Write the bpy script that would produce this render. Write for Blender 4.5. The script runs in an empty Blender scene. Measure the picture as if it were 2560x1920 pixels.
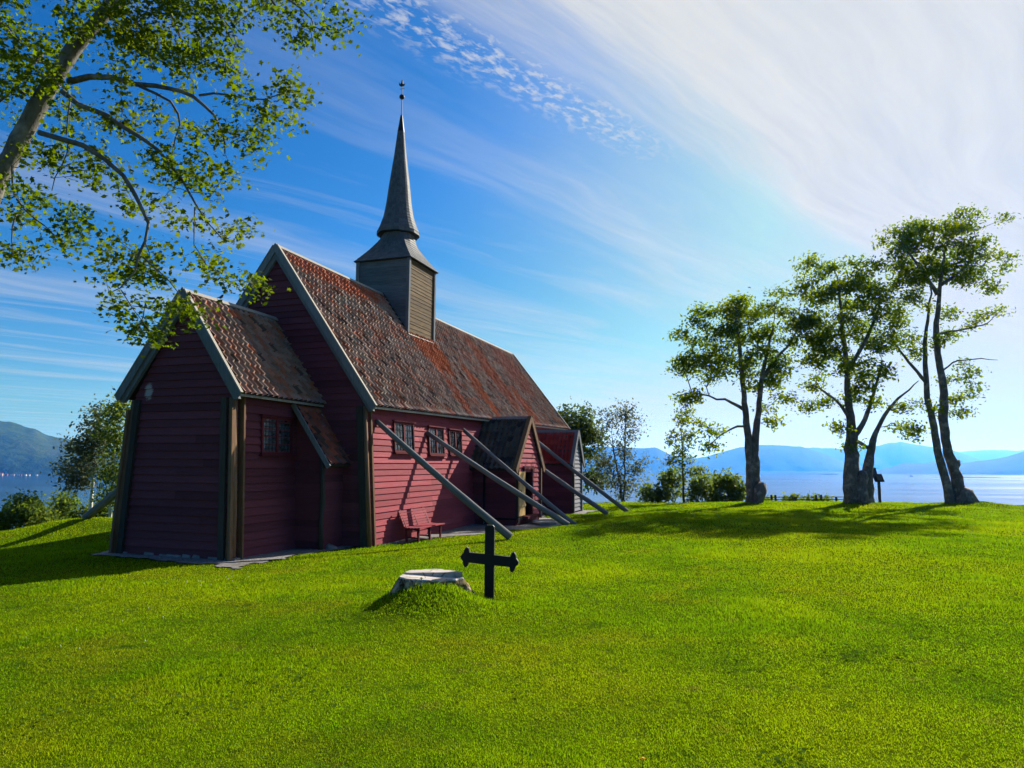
import bpy, math, random
import numpy as np
from mathutils import Vector, Matrix
random.seed(4); RNG = np.random.default_rng(11)
sc = bpy.context.scene
COL = sc.collection
rad = math.radians

# ------------------------------------------------------------------ camera frame and survey helpers
FPX, PITCH, ROLL, EZ = 1700.22, 0.1153, -0.0073, 2.36
_R0 = np.array([1, 0, 0.]); FWD = np.array([0, math.cos(PITCH), math.sin(PITCH)]); _U0 = np.array([0, -math.sin(PITCH), math.cos(PITCH)])
RGT = _R0*math.cos(ROLL) - _U0*math.sin(ROLL); UPV = _R0*math.sin(ROLL) + _U0*math.cos(ROLL)
EYE = np.array([0, 0, EZ])
def at(px, py, Y):
    d = RGT*(px-1280)/FPX + UPV*(960-py)/FPX + FWD
    return EYE + d*Y/d[1]
TH = 0.3312
CH = np.array([-8.3345, 17.0899, 0.])
AX = np.array([math.sin(TH), math.cos(TH), 0]); NX = np.array([math.cos(TH), -math.sin(TH), 0])
def wl(n, a, z=0.): return CH + a*AX + n*NX + np.array([0, 0, z])
def local(X, Y):
    dx, dy = X-CH[0], Y-CH[1]
    return dx*NX[0]+dy*NX[1], dx*AX[0]+dy*AX[1]
SUN_AZ, SUN_EL = rad(41), rad(31.5)
SEA = -42.6

# ------------------------------------------------------------------ value noise (numpy)
_perm = RNG.random((256, 256))
def vnoise(x, y, s=1.0, seed=0):
    x = np.asarray(x)*s + 37.7*seed; y = np.asarray(y)*s + 91.3*seed
    xi = np.floor(x).astype(int); yi = np.floor(y).astype(int); fx = x-xi; fy = y-yi
    fx = fx*fx*(3-2*fx); fy = fy*fy*(3-2*fy)
    g = lambda i, j: _perm[i & 255, j & 255]
    return (g(xi, yi)*(1-fx)+g(xi+1, yi)*fx)*(1-fy) + (g(xi, yi+1)*(1-fx)+g(xi+1, yi+1)*fx)*fy - .5
def fbm(x, y, s=1.0, o=4, seed=0):
    t = 0; a = 1
    for k in range(o): t = t + a*vnoise(x, y, s*2**k, seed+k); a *= .5
    return t
def sstep(x, a, b):
    t = np.clip((x-a)/(b-a), 0, 1); return t*t*(3-2*t)

# ------------------------------------------------------------------ terrain
_ctl = [(0,0,.72),(0,4,.6),(5,4,.62),(-5,4,.55),(0,10.3,.36),(-1,9.5,.34),(-5,10,.2),(-9,8,.15),(-10,13.8,-.03),(-15,12,-.2),
 (-.06,19.6,.3),(1.9,23.1,.5),(2.4,24.7,.46),(5.4,32.2,.27),(4.2,30.2,.28),(13,37,.2),(18.6,36.8,.2),(25.4,38.7,.22),(10,20,.38),(15,15,.45),
 (25,20,.3),(10,8,.55),(20,8,.5),(8,28,.36),(15,28,.28),(22,30,.25),(30,36,.1),(40,36,0),(40,20,.2),(-17.7,24,-.4),(-22,22,-.6),(-20,16,-.4),
 (-12,18,-.05),(-3,15,.16),(1,16,.3),(-2.5,17.7,.16),(.5,21.5,.36),(6,12,.45),(3,7,.5),(-3,7,.45),(-13,28,-.2),(-11,38,-.4),(4,40,.1),(9,40,.1),(-25,10,-.4),(0,-10,.8),(30,0,.6),(-25,-5,0)]
for _a in range(-1, 26, 3):
    for _n in (-3, 0, 3):
        _p = wl(_n, _a); _ctl.append((_p[0], _p[1], 0.))
_ctl = np.array(_ctl)
PAD = np.array([(-2.1,-.35),(-1.2,-.5),(.8,-.6),(2.2,-.95),(2.75,-1.0),(2.75,1.),(3.1,3.2),(3.95,4.6),(4.2,5.8),(4.75,7.3),(5.75,9.4),(6.9,10.6),(6.9,13.9),(5.2,15.2),(4.6,17.5),(6.3,18.2),(6.3,20.6),(4.3,21),(4.2,26.4),(-4.2,26.4),(-4.4,3.2),(-2.5,3.2),(-2.4,1.)])
def poly_sd(n, a, P):
    """signed distance to a polygon, negative inside"""
    n = np.asarray(n, float); a = np.asarray(a, float); d = np.full(n.shape, 1e9); ins = np.zeros(n.shape, bool)
    for i in range(len(P)):
        p, q = P[i], P[(i+1) % len(P)]; e = q-p
        t = np.clip(((n-p[0])*e[0]+(a-p[1])*e[1])/(e@e), 0, 1)
        d = np.minimum(d, np.hypot(n-p[0]-t*e[0], a-p[1]-t*e[1]))
        c = ((p[1] > a) != (q[1] > a)) & (n < (q[0]-p[0])*(a-p[1])/((q[1]-p[1]) or 1e-9)+p[0]); ins ^= c
    return np.where(ins, -d, d)
STUMP = (-1.13, 9.75)
def hgt(X, Y):
    X = np.asarray(X, float); Y = np.asarray(Y, float)
    num = np.zeros(X.shape); den = np.full(X.shape, 1e-12)
    for cx, cy, cz in _ctl:
        s = 3.4 + .06*math.hypot(cx, cy)*.5
        w = np.exp(-((X-cx)**2+(Y-cy)**2)/(2*s*s)) + 2e-4/(1+((X-cx)**2+(Y-cy)**2)*.01)
        num += w*cz; den += w
    z = num/den
    n, a = local(X, Y)
    z = z + .10*fbm(X, Y, .16, 3, 1) + .02*fbm(X, Y, .9, 2, 5)
    for gx, gy, gz, gs in ((1.9,23.6,.1,1.6),(6.5,24.,.14,2.2),(9,17.5,.1,2.4),(4,14,.06,1.6),(16,22,.1,3)):
        z = z + gz*np.exp(-((X-gx)**2+(Y-gy)**2)/(2*gs*gs))
    sd = poly_sd(n, a, PAD)
    k = sstep(sd, -.3, 2.6); z = z*k + (.0 - .03)*(1-k)*0 + 0*(1-k)
    f = wl(-8.5, 4.6); z = z + .5*np.exp(-((X-f[0])**2+(Y-f[1])**2)/(2*1.7**2))
    # stump mound
    r = np.hypot(X-STUMP[0], (Y-STUMP[1]+.12)*.9); z = z + .34*np.exp(-(r/.62)**2) + .05*np.exp(-(r/1.0)**2)
    z = z - .16*np.exp(-((X+.33)**2+(Y-10.3)**2)/(2*.35**2))
    for tx, ty, tg in ((13.1,37.2,.12),(18.7,36.9,.15),(25.9,38.6,.22)):
        z = z + tg*np.exp(-((X-tx)**2+(Y-ty)**2)/(2*1.1**2))
    # the hill falls away to the fjord
    d1 = Y-40.2 - .6*vnoise(X, Y, .2, 3); nb = np.where(a > 6, -10, -10-(6-a)*3.0); d2 = (nb-n)*np.where(a > 6, 1., .33); d3 = X-62
    d = np.maximum(np.maximum(d1, d2), d3)
    d = np.maximum(0, d)
    z = z - .34*d*d/(d+6)
    return np.maximum(z, SEA-6)
def h1(x, y): return float(hgt(np.array([x]), np.array([y]))[0])

# ------------------------------------------------------------------ mesh builders
def fast(name, V, F, mat, parent=None, smooth=False, attrs=None, uv=None):
    V = np.asarray(V, np.float32); me = bpy.data.meshes.new(name); me.vertices.add(len(V)); me.vertices.foreach_set('co', V.ravel())
    F = np.asarray(F, np.int32); nf, k = F.shape
    me.loops.add(nf*k); me.loops.foreach_set('vertex_index', F.ravel()); me.polygons.add(nf)
    me.polygons.foreach_set('loop_start', np.arange(0, nf*k, k, dtype=np.int32))
    if smooth: me.polygons.foreach_set('use_smooth', np.ones(nf, bool))
    if attrs:
        for an, (dom, arr) in attrs.items():
            at_ = me.attributes.new(an, 'FLOAT', dom); at_.data.foreach_set('value', np.asarray(arr, np.float32))
    if uv is not None:
        l = me.uv_layers.new(name='UVMap'); l.data.foreach_set('uv', np.asarray(uv, np.float32)[F.ravel()].ravel())
    me.update(calc_edges=True); me.materials.append(mat)
    o = bpy.data.objects.new(name, me); COL.objects.link(o)
    if parent is not None: o.parent = parent
    return o

class MB:
    def __init__(s): s.v = []; s.f = []; s.r = []; s.m = []
    def add(s, vs, fs, r=None, m=0):
        b = len(s.v); s.v += [tuple(map(float, p)) for p in vs]; rr = random.random() if r is None else r
        for f in fs: s.f.append(tuple(b+i for i in f)); s.r.append(rr); s.m.append(m)
    def hexa(s, p, r=None, m=0):   # p: 4 bottom, 4 top
        s.add(p, [(3,2,1,0),(4,5,6,7),(0,1,5,4),(1,2,6,5),(2,3,7,6),(3,0,4,7)], r, m)
    def box(s, c, sx, sy, sz, r=None, m=0):
        x, y, z = c; X, Y, Z = sx/2, sy/2, sz/2
        s.hexa([(x-X,y-Y,z-Z),(x+X,y-Y,z-Z),(x+X,y+Y,z-Z),(x-X,y+Y,z-Z),(x-X,y-Y,z+Z),(x+X,y-Y,z+Z),(x+X,y+Y,z+Z),(x-X,y+Y,z+Z)], r, m)
    def beam(s, p, q, w, h, up=(0,0,1), r=None, m=0, taper=1.):
        p = Vector(p); q = Vector(q); d = (q-p).normalized(); u = Vector(up); sd = d.cross(u)
        if sd.length < 1e-4: sd = d.cross(Vector((1,0,0)))
        sd.normalize(); u = sd.cross(d).normalized(); a = sd*w/2; b = u*h/2
        s.hexa([p-a-b, p+a-b, p+a+b, p-a+b, q-(a+b)*taper, q+(a-b)*taper, q+(a+b)*taper, q+(b-a)*taper], r, m)
    def tube(s, pts, rads, seg=8, caps=True, r=None, m=0, jit=0.):
        pts = [Vector(p) for p in pts]; n = len(pts); rings = []; ref = Vector((.31,.95,.11))
        for i, p in enumerate(pts):
            d = (pts[min(i+1,n-1)]-pts[max(i-1,0)]).normalized()
            a = d.cross(ref)
            if a.length < .1: a = d.cross(Vector((1,0,0)))
            a.normalize(); b = d.cross(a).normalized()
            rings.append([p+(a*math.cos(t)+b*math.sin(t))*rads[i]*(1+jit*(random.random()-.5)) for t in [2*math.pi*k/seg for k in range(seg)]])
        vs = [v for rg in rings for v in rg]; fs = []
        for i in range(n-1):
            for k in range(seg):
                k2 = (k+1) % seg; fs.append((i*seg+k, i*seg+k2, (i+1)*seg+k2, (i+1)*seg+k))
        if caps: fs.append(tuple(range(seg-1,-1,-1))); fs.append(tuple((n-1)*seg+k for k in range(seg)))
        s.add(vs, fs, r, m)
    def extr(s, poly, fn, d0, d1, r=None, m=0):   # poly 2D, fn(u,v,d)->3D
        n = len(poly); vs = [fn(u,v,d0) for u,v in poly]+[fn(u,v,d1) for u,v in poly]
        fs = [tuple(range(n-1,-1,-1)), tuple(range(n,2*n))]+[(i,(i+1)%n,n+(i+1)%n,n+i) for i in range(n)]
        s.add(vs, fs, r, m)
    def build(s, name, mat, parent=None, smooth=False, origin=None, fix=True):
        me = bpy.data.meshes.new(name)
        o3 = Vector(origin) if origin is not None else Vector((0,0,0))
        me.from_pydata([tuple(Vector(p)-o3) for p in s.v], [], s.f)
        if fix:
            import bmesh
            b = bmesh.new(); b.from_mesh(me); bmesh.ops.recalc_face_normals(b, faces=b.faces); b.to_mesh(me); b.free()
        a = me.attributes.new('rnd', 'FLOAT', 'FACE'); a.data.foreach_set('value', s.r)
        for mm in (mat if isinstance(mat, (list, tuple)) else [mat]): me.materials.append(mm)
        me.polygons.foreach_set('material_index', s.m)
        if smooth: me.polygons.foreach_set('use_smooth', [True]*len(me.polygons))
        me.update()
        o = bpy.data.objects.new(name, me); COL.objects.link(o)
        if parent is not None: o.parent = parent
        if origin is not None and parent is None: o.location = o3
        return o
def tag(o, label=None, cat=None, group=None, kind=None):
    if label: o['label'] = label
    if cat: o['category'] = cat
    if group: o['group'] = group
    if kind: o['kind'] = kind
    return o
def empty(name, loc, rz=0.):
    o = bpy.data.objects.new(name, None); COL.objects.link(o); o.location = tuple(loc); o.rotation_euler = (0,0,rz); o.empty_display_size = .3
    return o

# ------------------------------------------------------------------ node helper and materials
class NT:
    def __init__(s, tree): s.t = tree; s.n = tree.nodes; s.l = tree.links
    def new(s, ty, **kw):
        nd = s.n.new(ty)
        for k, v in kw.items(): setattr(nd, k, v)
        return nd
    def put(s, sock, val):
        if isinstance(val, bpy.types.NodeSocket): s.l.new(val, sock)
        elif val is not None: sock.default_value = val
    def co(s, which='Object'): return s.new('ShaderNodeTexCoord').outputs[which]
    def mapv(s, v, scale=(1,1,1), loc=(0,0,0), rot=(0,0,0)):
        m = s.new('ShaderNodeMapping'); s.put(m.inputs[0], v); m.inputs[1].default_value = loc; m.inputs[2].default_value = rot; m.inputs[3].default_value = scale; return m.outputs[0]
    def noise(s, v=None, scale=5., detail=4., rough=.55, dist=0.):
        n = s.new('ShaderNodeTexNoise'); s.put(n.inputs['Vector'], v); n.inputs['Scale'].default_value = scale; n.inputs['Detail'].default_value = detail; n.inputs['Roughness'].default_value = rough; n.inputs['Distortion'].default_value = dist; return n.outputs['Fac']
    def white(s, v):
        n = s.new('ShaderNodeTexWhiteNoise', noise_dimensions='3D'); s.put(n.inputs['Vector'], v); return n.outputs['Value']
    def ramp(s, f, stops, mode='LINEAR'):
        r = s.new('ShaderNodeValToRGB'); s.put(r.inputs[0], f); cr = r.color_ramp; cr.interpolation = mode
        while len(cr.elements) < len(stops): cr.elements.new(.5)
        for e, (p, c) in zip(cr.elements, stops):
            e.position = p; e.color = (c, c, c, 1) if not hasattr(c, '__len__') else (*c, 1)[:4]
        return r.outputs[0]
    def mix(s, f, a, b, mode='MIX'):
        m = s.new('ShaderNodeMix', data_type='RGBA', blend_type=mode); s.put(m.inputs[0], f); s.put(m.inputs[6], a if not isinstance(a, tuple) else (*a, 1)[:4]); s.put(m.inputs[7], b if not isinstance(b, tuple) else (*b, 1)[:4]); return m.outputs[2]
    def math(s, op, a, b=None, c=None, clamp=False):
        m = s.new('ShaderNodeMath', operation=op, use_clamp=clamp); s.put(m.inputs[0], a); s.put(m.inputs[1], b); s.put(m.inputs[2], c); return m.outputs[0]
    def sm(s, x, a, b):
        m = s.new('ShaderNodeMapRange', interpolation_type='SMOOTHSTEP'); s.put(m.inputs[0], x); m.inputs[1].default_value = a; m.inputs[2].default_value = b; return m.outputs[0]
    def attr(s, n): return s.new('ShaderNodeAttribute', attribute_name=n).outputs['Fac']
    def bump(s, h, strength=.3, dist=.02):
        b = s.new('ShaderNodeBump'); s.put(b.inputs['Height'], h); b.inputs['Strength'].default_value = strength; b.inputs['Distance'].default_value = dist; return b.outputs[0]
    def sep(s, v):
        x = s.new('ShaderNodeSeparateXYZ'); s.put(x.inputs[0], v); return x.outputs
    def comb(s, x, y, z=0.):
        c = s.new('ShaderNodeCombineXYZ'); s.put(c.inputs[0], x); s.put(c.inputs[1], y); s.put(c.inputs[2], z); return c.outputs[0]
def newmat(name):
    m = bpy.data.materials.new(name); m.use_nodes = True; t = NT(m.node_tree); b = t.n['Principled BSDF']; return m, t, b
def fin(t, b, col, rough=.7, nrm=None, spec=.3):
    t.put(b.inputs['Base Color'], col if not isinstance(col, tuple) else (*col, 1)[:4]); t.put(b.inputs['Roughness'], rough); b.inputs['Specular IOR Level'].default_value = spec
    if nrm is not None: t.put(b.inputs['Normal'], nrm)

def m_paint(name, lo, hi, worn, amount=.35, patch=False):
    m, t, b = newmat(name); c = t.co(); g = t.mapv(c, (1.2,1.2,26)); n1 = t.noise(g, 1.6, 6, .65); n2 = t.noise(c, 1.1, 4); n3 = t.noise(t.mapv(c, (5,5,60)), 2.2, 5, .7)
    col = t.mix(t.ramp(n1, [(.3,0.),(.75,1.)]), lo, hi)
    col = t.mix(t.math('MULTIPLY', t.ramp(n3, [(.56,0.),(.75,1.)]), t.math('MULTIPLY', t.ramp(n2, [(.4,.15),(.7,1.)]), amount)), col, worn)
    if patch:
        x = t.sep(c); e = t.math('ADD', t.math('POWER', t.math('DIVIDE', t.math('ADD', x[0], 1.10), .16), 2.), t.math('POWER', t.math('DIVIDE', t.math('SUBTRACT', x[2], 4.12), .26), 2.)); e = t.math('ADD', e, t.math('MULTIPLY_ADD', n3, 3.0, -1.2))
        col = t.mix(t.math('MULTIPLY', t.sm(e, 1.1, .6), t.math('MULTIPLY', t.math('LESS_THAN', x[1], .3), .8)), col, (.42,.36,.34))
    v = t.math('MULTIPLY_ADD', t.attr('rnd'), .45, .76)
    hs = t.new('ShaderNodeHueSaturation'); t.put(hs.inputs['Color'], col); t.put(hs.inputs['Value'], v)
    fin(t, b, hs.outputs[0], .7, t.bump(n1, .35, .012), .07); return m
def m_wood(name, lo, hi, stretch=(18,18,1.2), rough=.8, bump=.4):
    m, t, b = newmat(name); c = t.co(); n1 = t.noise(t.mapv(c, stretch), 1.5, 6, .65, .4); n2 = t.noise(c, 1.3, 3)
    col = t.mix(t.ramp(n1, [(.28,0.),(.72,1.)]), lo, hi); col = t.mix(t.math('MULTIPLY', n2, .5), col, tuple(x*.55 for x in lo))
    hs = t.new('ShaderNodeHueSaturation'); t.put(hs.inputs['Color'], col); t.put(hs.inputs['Value'], t.math('MULTIPLY_ADD', t.attr('rnd'), .35, .85))
    fin(t, b, hs.outputs[0], rough, t.bump(n1, bump, .01), .07); return m
def m_tile(name, cols, lichen, lamt, patches=None, rough=.78):
    m, t, b = newmat(name); uv = t.new('ShaderNodeUVMap').outputs[0]
    fl = t.new('ShaderNodeVectorMath', operation='FLOOR'); t.put(fl.inputs[0], uv); w = t.white(fl.outputs[0])
    c = t.co(); n1 = t.noise(c, .55, 3); n2 = t.noise(c, 9., 6, .7); n3 = t.noise(c, 2.3, 4)
    col = t.ramp(w, cols, 'CONSTANT')
    if patches: 
        x = t.sep(c); msk = None
        for (n0, nw, a0, aw, col2, amt) in patches:
            e = t.math('ADD', t.math('POWER', t.math('DIVIDE', t.math('SUBTRACT', x[0], n0), nw), 2.), t.math('POWER', t.math('DIVIDE', t.math('SUBTRACT', x[1], a0), aw), 2.))
            e = t.math('ADD', e, t.math('MULTIPLY_ADD', n3, 1.6, -.8)); e = t.math('ADD', e, t.math('MULTIPLY_ADD', w, .7, -.35))
            k = t.math('MULTIPLY', t.sm(e, 1.15, .7), amt); msk = k if msk is None else t.math('MAXIMUM', msk, k); col = t.mix(k, col, t.mix(w, col2, tuple(q*.6 for q in col2)))
    w2 = t.white(t.mapv(fl.outputs[0], (1,1,1), (7.3,2.1,0))); li = t.math('MULTIPLY', t.ramp(t.math('MULTIPLY_ADD', w2, .45, t.math('MULTIPLY', n2, .6)), [(.42,0.),(.62,1.)]), t.math('MULTIPLY', t.ramp(n1, [(.3,.35),(.65,1.)]), lamt))
    if patches: li = t.math('MULTIPLY', li, t.math('MULTIPLY_ADD', msk, -.85, 1.))
    col = t.mix(li, col, lichen)
    fin(t, b, col, rough, t.bump(n2, .35, .012), .08); return m

M = {}
M['red'] = m_paint('sunlit_red_paint', (.205,.034,.044), (.295,.060,.074), (.38,.18,.18), .55)  # wall red with the sunlight put into the colour; bench uses it too
M['redshade'] = m_paint('shaded_red_paint', (.100,.027,.036), (.142,.038,.050), (.24,.13,.125), .5, True)  # same wall red, colour darkened for the sides lying in shade
M['redframe'] = m_paint('red_window_frame', (.085,.014,.018), (.13,.022,.027), (.18,.09,.08), .2)
M['whiteboard'] = m_paint('grey_board_paint', (.16,.16,.18), (.24,.24,.265), (.12,.11,.12), .6)
M['grey'] = m_wood('weathered_wood', (.115,.125,.135), (.22,.235,.25))
M['greylight'] = m_wood('pale_weathered_wood', (.24,.22,.19), (.40,.37,.32))
M['brown'] = m_wood('brown_timber', (.10,.055,.03), (.25,.15,.085), (20,20,1))
M['dark'] = m_wood('tarred_timber', (.035,.03,.026), (.075,.065,.055))
M['towere'] = m_wood('tower_boards', (.075,.08,.088), (.175,.183,.195), (1.4,1.4,24))
M['towers'] = m_wood('tower_planks', (.050,.034,.018), (.21,.150,.085), (1.2,1.2,22), .85, .8)
M['log'] = m_wood('log_wood', (.10,.10,.105), (.29,.29,.295), (16,16,.9), .85, .8)
M['shingle'] = m_wood('wood_shingle', (.065,.069,.075), (.165,.169,.177), (22,22,2.5), .6)
M['door'] = m_wood('pine_door', (.48,.30,.11), (.66,.45,.20), (16,16,1))
R1, R2, R3, R4, R5 = (.27,.105,.068), (.22,.112,.085), (.19,.122,.10), (.34,.105,.055), (.085,.057,.052)
TC = [(0.,R5),(.16,R3),(.40,R2),(.62,R1),(.82,(.30,.19,.15)),(.90,R4)]
M['tile'] = m_tile('old_clay_tile', TC, (.32,.26,.215), .8, [(1.6,.75,11.,1.3,(.46,.12,.045),1.),(2.6,.9,13.8,.55,(.44,.115,.045),1.),(3.0,.6,10.6,.4,(.44,.10,.045),.8),(1.7,1.7,17.6,.9,(.43,.11,.05),.75),(.25,.35,6.5,3.,(.45,.10,.04),.8),(2.9,.8,19.5,.8,(.44,.115,.05),.85),(1.2,1.,22.5,2.,(.36,.10,.06),.6)])
M['tilechancel'] = m_tile('chancel_clay_tile', [(0.,R5),(.15,R3),(.34,R2),(.6,R1),(.82,R4),(.92,(.24,.14,.11))], (.30,.24,.20), .6)
M['tiledark'] = m_tile('dark_mossy_tile', [(0.,(.035,.035,.038)),(.3,(.05,.05,.05)),(.6,(.065,.06,.055)),(.85,(.09,.07,.06))], (.12,.12,.10), .6)
M['tilelean'] = m_tile('dull_red_tile', [(0.,(.06,.03,.028)),(.25,(.15,.045,.036)),(.55,(.22,.06,.042)),(.85,(.28,.07,.045))], (.16,.12,.10), .5)
M['tilered'] = m_tile('new_red_tile', [(0.,(.30,.035,.03)),(.3,(.34,.045,.035)),(.6,(.25,.03,.027)),(.85,(.38,.05,.04))], (.3,.1,.08), .12)
def simple(name, col, rough=.6, spec=.3, bump=0., bs=12., metal=0., var=.3):
    m, t, b = newmat(name); c = t.co(); n = t.noise(c, bs, 5, .6)
    fin(t, b, t.mix(t.ramp(n, [(.3,0.),(.7,1.)]), tuple(q*(1-var) for q in col), tuple(min(1,q*(1+var)) for q in col)), rough, t.bump(n, bump, .02) if bump else None, spec); b.inputs['Metallic'].default_value = metal; return m
M['iron'] = simple('black_iron', (.006,.006,.009), .6, .25, .15, 30)
M['stone'] = simple('grey_stone', (.17,.165,.16), .85, .2, .6, 6)
M['lead'] = simple('lead_came', (.022,.022,.024), .9, 0.)
M['porch_shade'] = simple('porch_shade_dark', (.012,.009,.009), .9, .1)  # near-black colour standing in for the shade inside the porch
M['white'] = simple('white_paint', (.45,.45,.44), .5, .3)
M['flower'] = simple('clover_head', (.40,.42,.25), .8, .1)
M['yellow'] = simple('yellow_petals', (.70,.48,.02), .8, .1)
M['slateroof'] = simple('dark_roofing', (.06,.06,.065), .7, .2)
M['redroof'] = simple('red_roofing', (.28,.09,.06), .7, .2)
M['housered'] = simple('red_house_paint', (.28,.06,.04), .7, .2)
M['houseyel'] = simple('ochre_house_paint', (.5,.33,.14), .7, .2)
M['navy'] = simple('dark_blue_paint', (.012,.018,.03), .45, .4)
m, t, b = newmat('old_window_glass'); c = t.co(); n = t.noise(c, 7, 3); fin(t, b, t.mix(t.ramp(n, [(.35,0.),(.7,1.)]), (.012,.014,.018), (.10,.11,.12)), .08, t.bump(n, .12, .02), .6); M['glass'] = m
m, t, b = newmat('gravel'); c = t.co(); v = t.new('ShaderNodeTexVoronoi'); t.put(v.inputs['Vector'], c); v.inputs['Scale'].default_value = 26; n = t.noise(c, 1.1, 4)
col = t.mix(t.white(v.outputs['Position']), (.10,.092,.088), (.26,.245,.235)); col = t.mix(t.ramp(n, [(.45,0.),(.7,.6)]), col, (.075,.068,.055)); fin(t, b, col, .9, t.bump(v.outputs['Distance'], -.9, .05), .2); M['gravel'] = m
# bark
def m_bark(name, lo, hi, scale=3.):
    m, t, b = newmat(name); c = t.co(); n1 = t.noise(t.mapv(c, (1,1,.35)), scale*3, 6, .7); n2 = t.noise(c, scale*.9, 4, .6)
    col = t.mix(t.ramp(n1, [(.3,0.),(.7,1.)]), lo, hi); col = t.mix(t.ramp(n2, [(.52,0.),(.66,.75)]), col, tuple(min(1,q*1.7) for q in hi)); fin(t, b, col, .9, t.bump(n1, .8, .03), .15); return m
M['bark'] = m_bark('maple_bark', (.062,.050,.041), (.19,.155,.125))
M['barkpale'] = m_bark('lichen_grey_bark', (.055,.051,.046), (.165,.152,.132), 3.2)
M['barkbirch'] = m_bark('birch_bark', (.35,.34,.32), (.62,.61,.58), 2.)
M['barkdark'] = m_bark('dark_bark', (.03,.026,.022), (.08,.07,.055))
def m_leaf(name, lo, hi, yel, trans=.42, tcol=None, rough=.55, spec=.05):
    m, t, b = newmat(name); r = t.attr('rnd'); c = t.co(); n = t.noise(c, .55, 3)
    col = t.mix(r, lo, hi); col = t.mix(t.math('MULTIPLY', t.ramp(n, [(.42,0.),(.68,1.)]), .55), col, yel); fin(t, b, col, rough, None, spec)
    tr = t.new('ShaderNodeBsdfTranslucent'); hs = t.new('ShaderNodeHueSaturation'); t.put(hs.inputs['Color'], col); hs.inputs['Hue'].default_value = .485; hs.inputs['Saturation'].default_value = 1.1; hs.inputs['Value'].default_value = 1.9; t.put(tr.inputs[0], hs.outputs[0])
    mx = t.new('ShaderNodeMixShader'); mx.inputs[0].default_value = trans; t.l.new(b.outputs[0], mx.inputs[1]); t.l.new(tr.outputs[0], mx.inputs[2]); t.l.new(mx.outputs[0], t.n['Material Output'].inputs[0]); return m
M['maple'] = m_leaf('maple_leaf', (.030,.062,.008), (.075,.122,.010), (.12,.138,.011), .55)
M['treeleaf'] = m_leaf('tree_leaf', (.042,.084,.009), (.096,.156,.014), (.145,.175,.014), .65)
M['birchleaf'] = m_leaf('birch_leaf', (.045,.066,.030), (.085,.105,.045), (.105,.115,.055), .35)
M['darkleaf'] = m_leaf('dark_leaf', (.028,.055,.010), (.06,.10,.015), (.09,.12,.018), .4)
M['bushleaf'] = m_leaf('bush_leaf', (.045,.085,.014), (.095,.140,.022), (.13,.155,.025), .5)
# lawn: turf sheet, darkened for shade between blades, and the blades on it share one colour field
def turf_col(t, c):
    n1 = t.noise(c, .22, 3); n2 = t.noise(c, 1.1, 4, .6); n3 = t.noise(c, 7., 4, .65); n4 = t.noise(t.mapv(c, (1,1,1), (31,17,3)), .5, 5, .6)
    col = t.mix(t.ramp(n2, [(.34,0.),(.66,1.)]), G1, G2); col = t.mix(t.math('MULTIPLY', t.ramp(n1, [(.45,0.),(.62,1.)]), .75), col, G3)
    col = t.mix(t.math('MULTIPLY', t.ramp(n4, [(.55,0.),(.68,1.)]), .42), col, G4)
    n5 = t.noise(t.mapv(c, (1,1,1), (11,47,9)), 2.6, 4, .7); n6 = t.noise(t.mapv(c, (1,1,1), (71,5,2)), 1.7, 5, .7)
    col = t.mix(t.math('MULTIPLY', t.ramp(n5, [(.60,0.),(.72,1.)]), .4), col, (.150,.100,.020)); col = t.mix(t.math('MULTIPLY', t.ramp(n6, [(.58,0.),(.68,1.)]), .7), col, (.030,.075,.004)); return col, n3
G1, G2, G3, G4 = (.078,.148,.0018), (.132,.210,.0018), (.178,.228,.002), (.200,.175,.006)
m, t, b = newmat('turf'); c = t.co(); col, n3 = turf_col(t, c); col = t.mix(t.ramp(n3, [(.35,.9),(.75,.45)]), col, (.020,.034,.003)); fin(t, b, col, .95, t.bump(n3, .8, .05), 0.); M['turf'] = m  # dark mix paints in the shade seen between the blades
m, t, b = newmat('grass_blade'); c = t.co(); col, n3 = turf_col(t, c); r = t.attr('rnd')
hs = t.new('ShaderNodeHueSaturation'); t.put(hs.inputs['Color'], col); t.put(hs.inputs['Hue'], t.math('MULTIPLY_ADD', r, .03, .485)); t.put(hs.inputs['Value'], t.math('MULTIPLY_ADD', r, .5, .75)); fin(t, b, hs.outputs[0], .9, None, 0.)
tr = t.new('ShaderNodeBsdfTranslucent'); h2 = t.new('ShaderNodeHueSaturation'); t.put(h2.inputs['Color'], hs.outputs[0]); h2.inputs['Value'].default_value = 1.9; t.put(tr.inputs[0], h2.outputs[0])
mx = t.new('ShaderNodeMixShader'); mx.inputs[0].default_value = .5; t.l.new(b.outputs[0], mx.inputs[1]); t.l.new(tr.outputs[0], mx.inputs[2]); t.l.new(mx.outputs[0], t.n['Material Output'].inputs[0]); M['blade'] = m
M['clover'] = m_leaf('clover_leaf', (.022,.055,.006), (.05,.095,.010), (.07,.11,.012), .3, rough=1., spec=0.)
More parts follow.
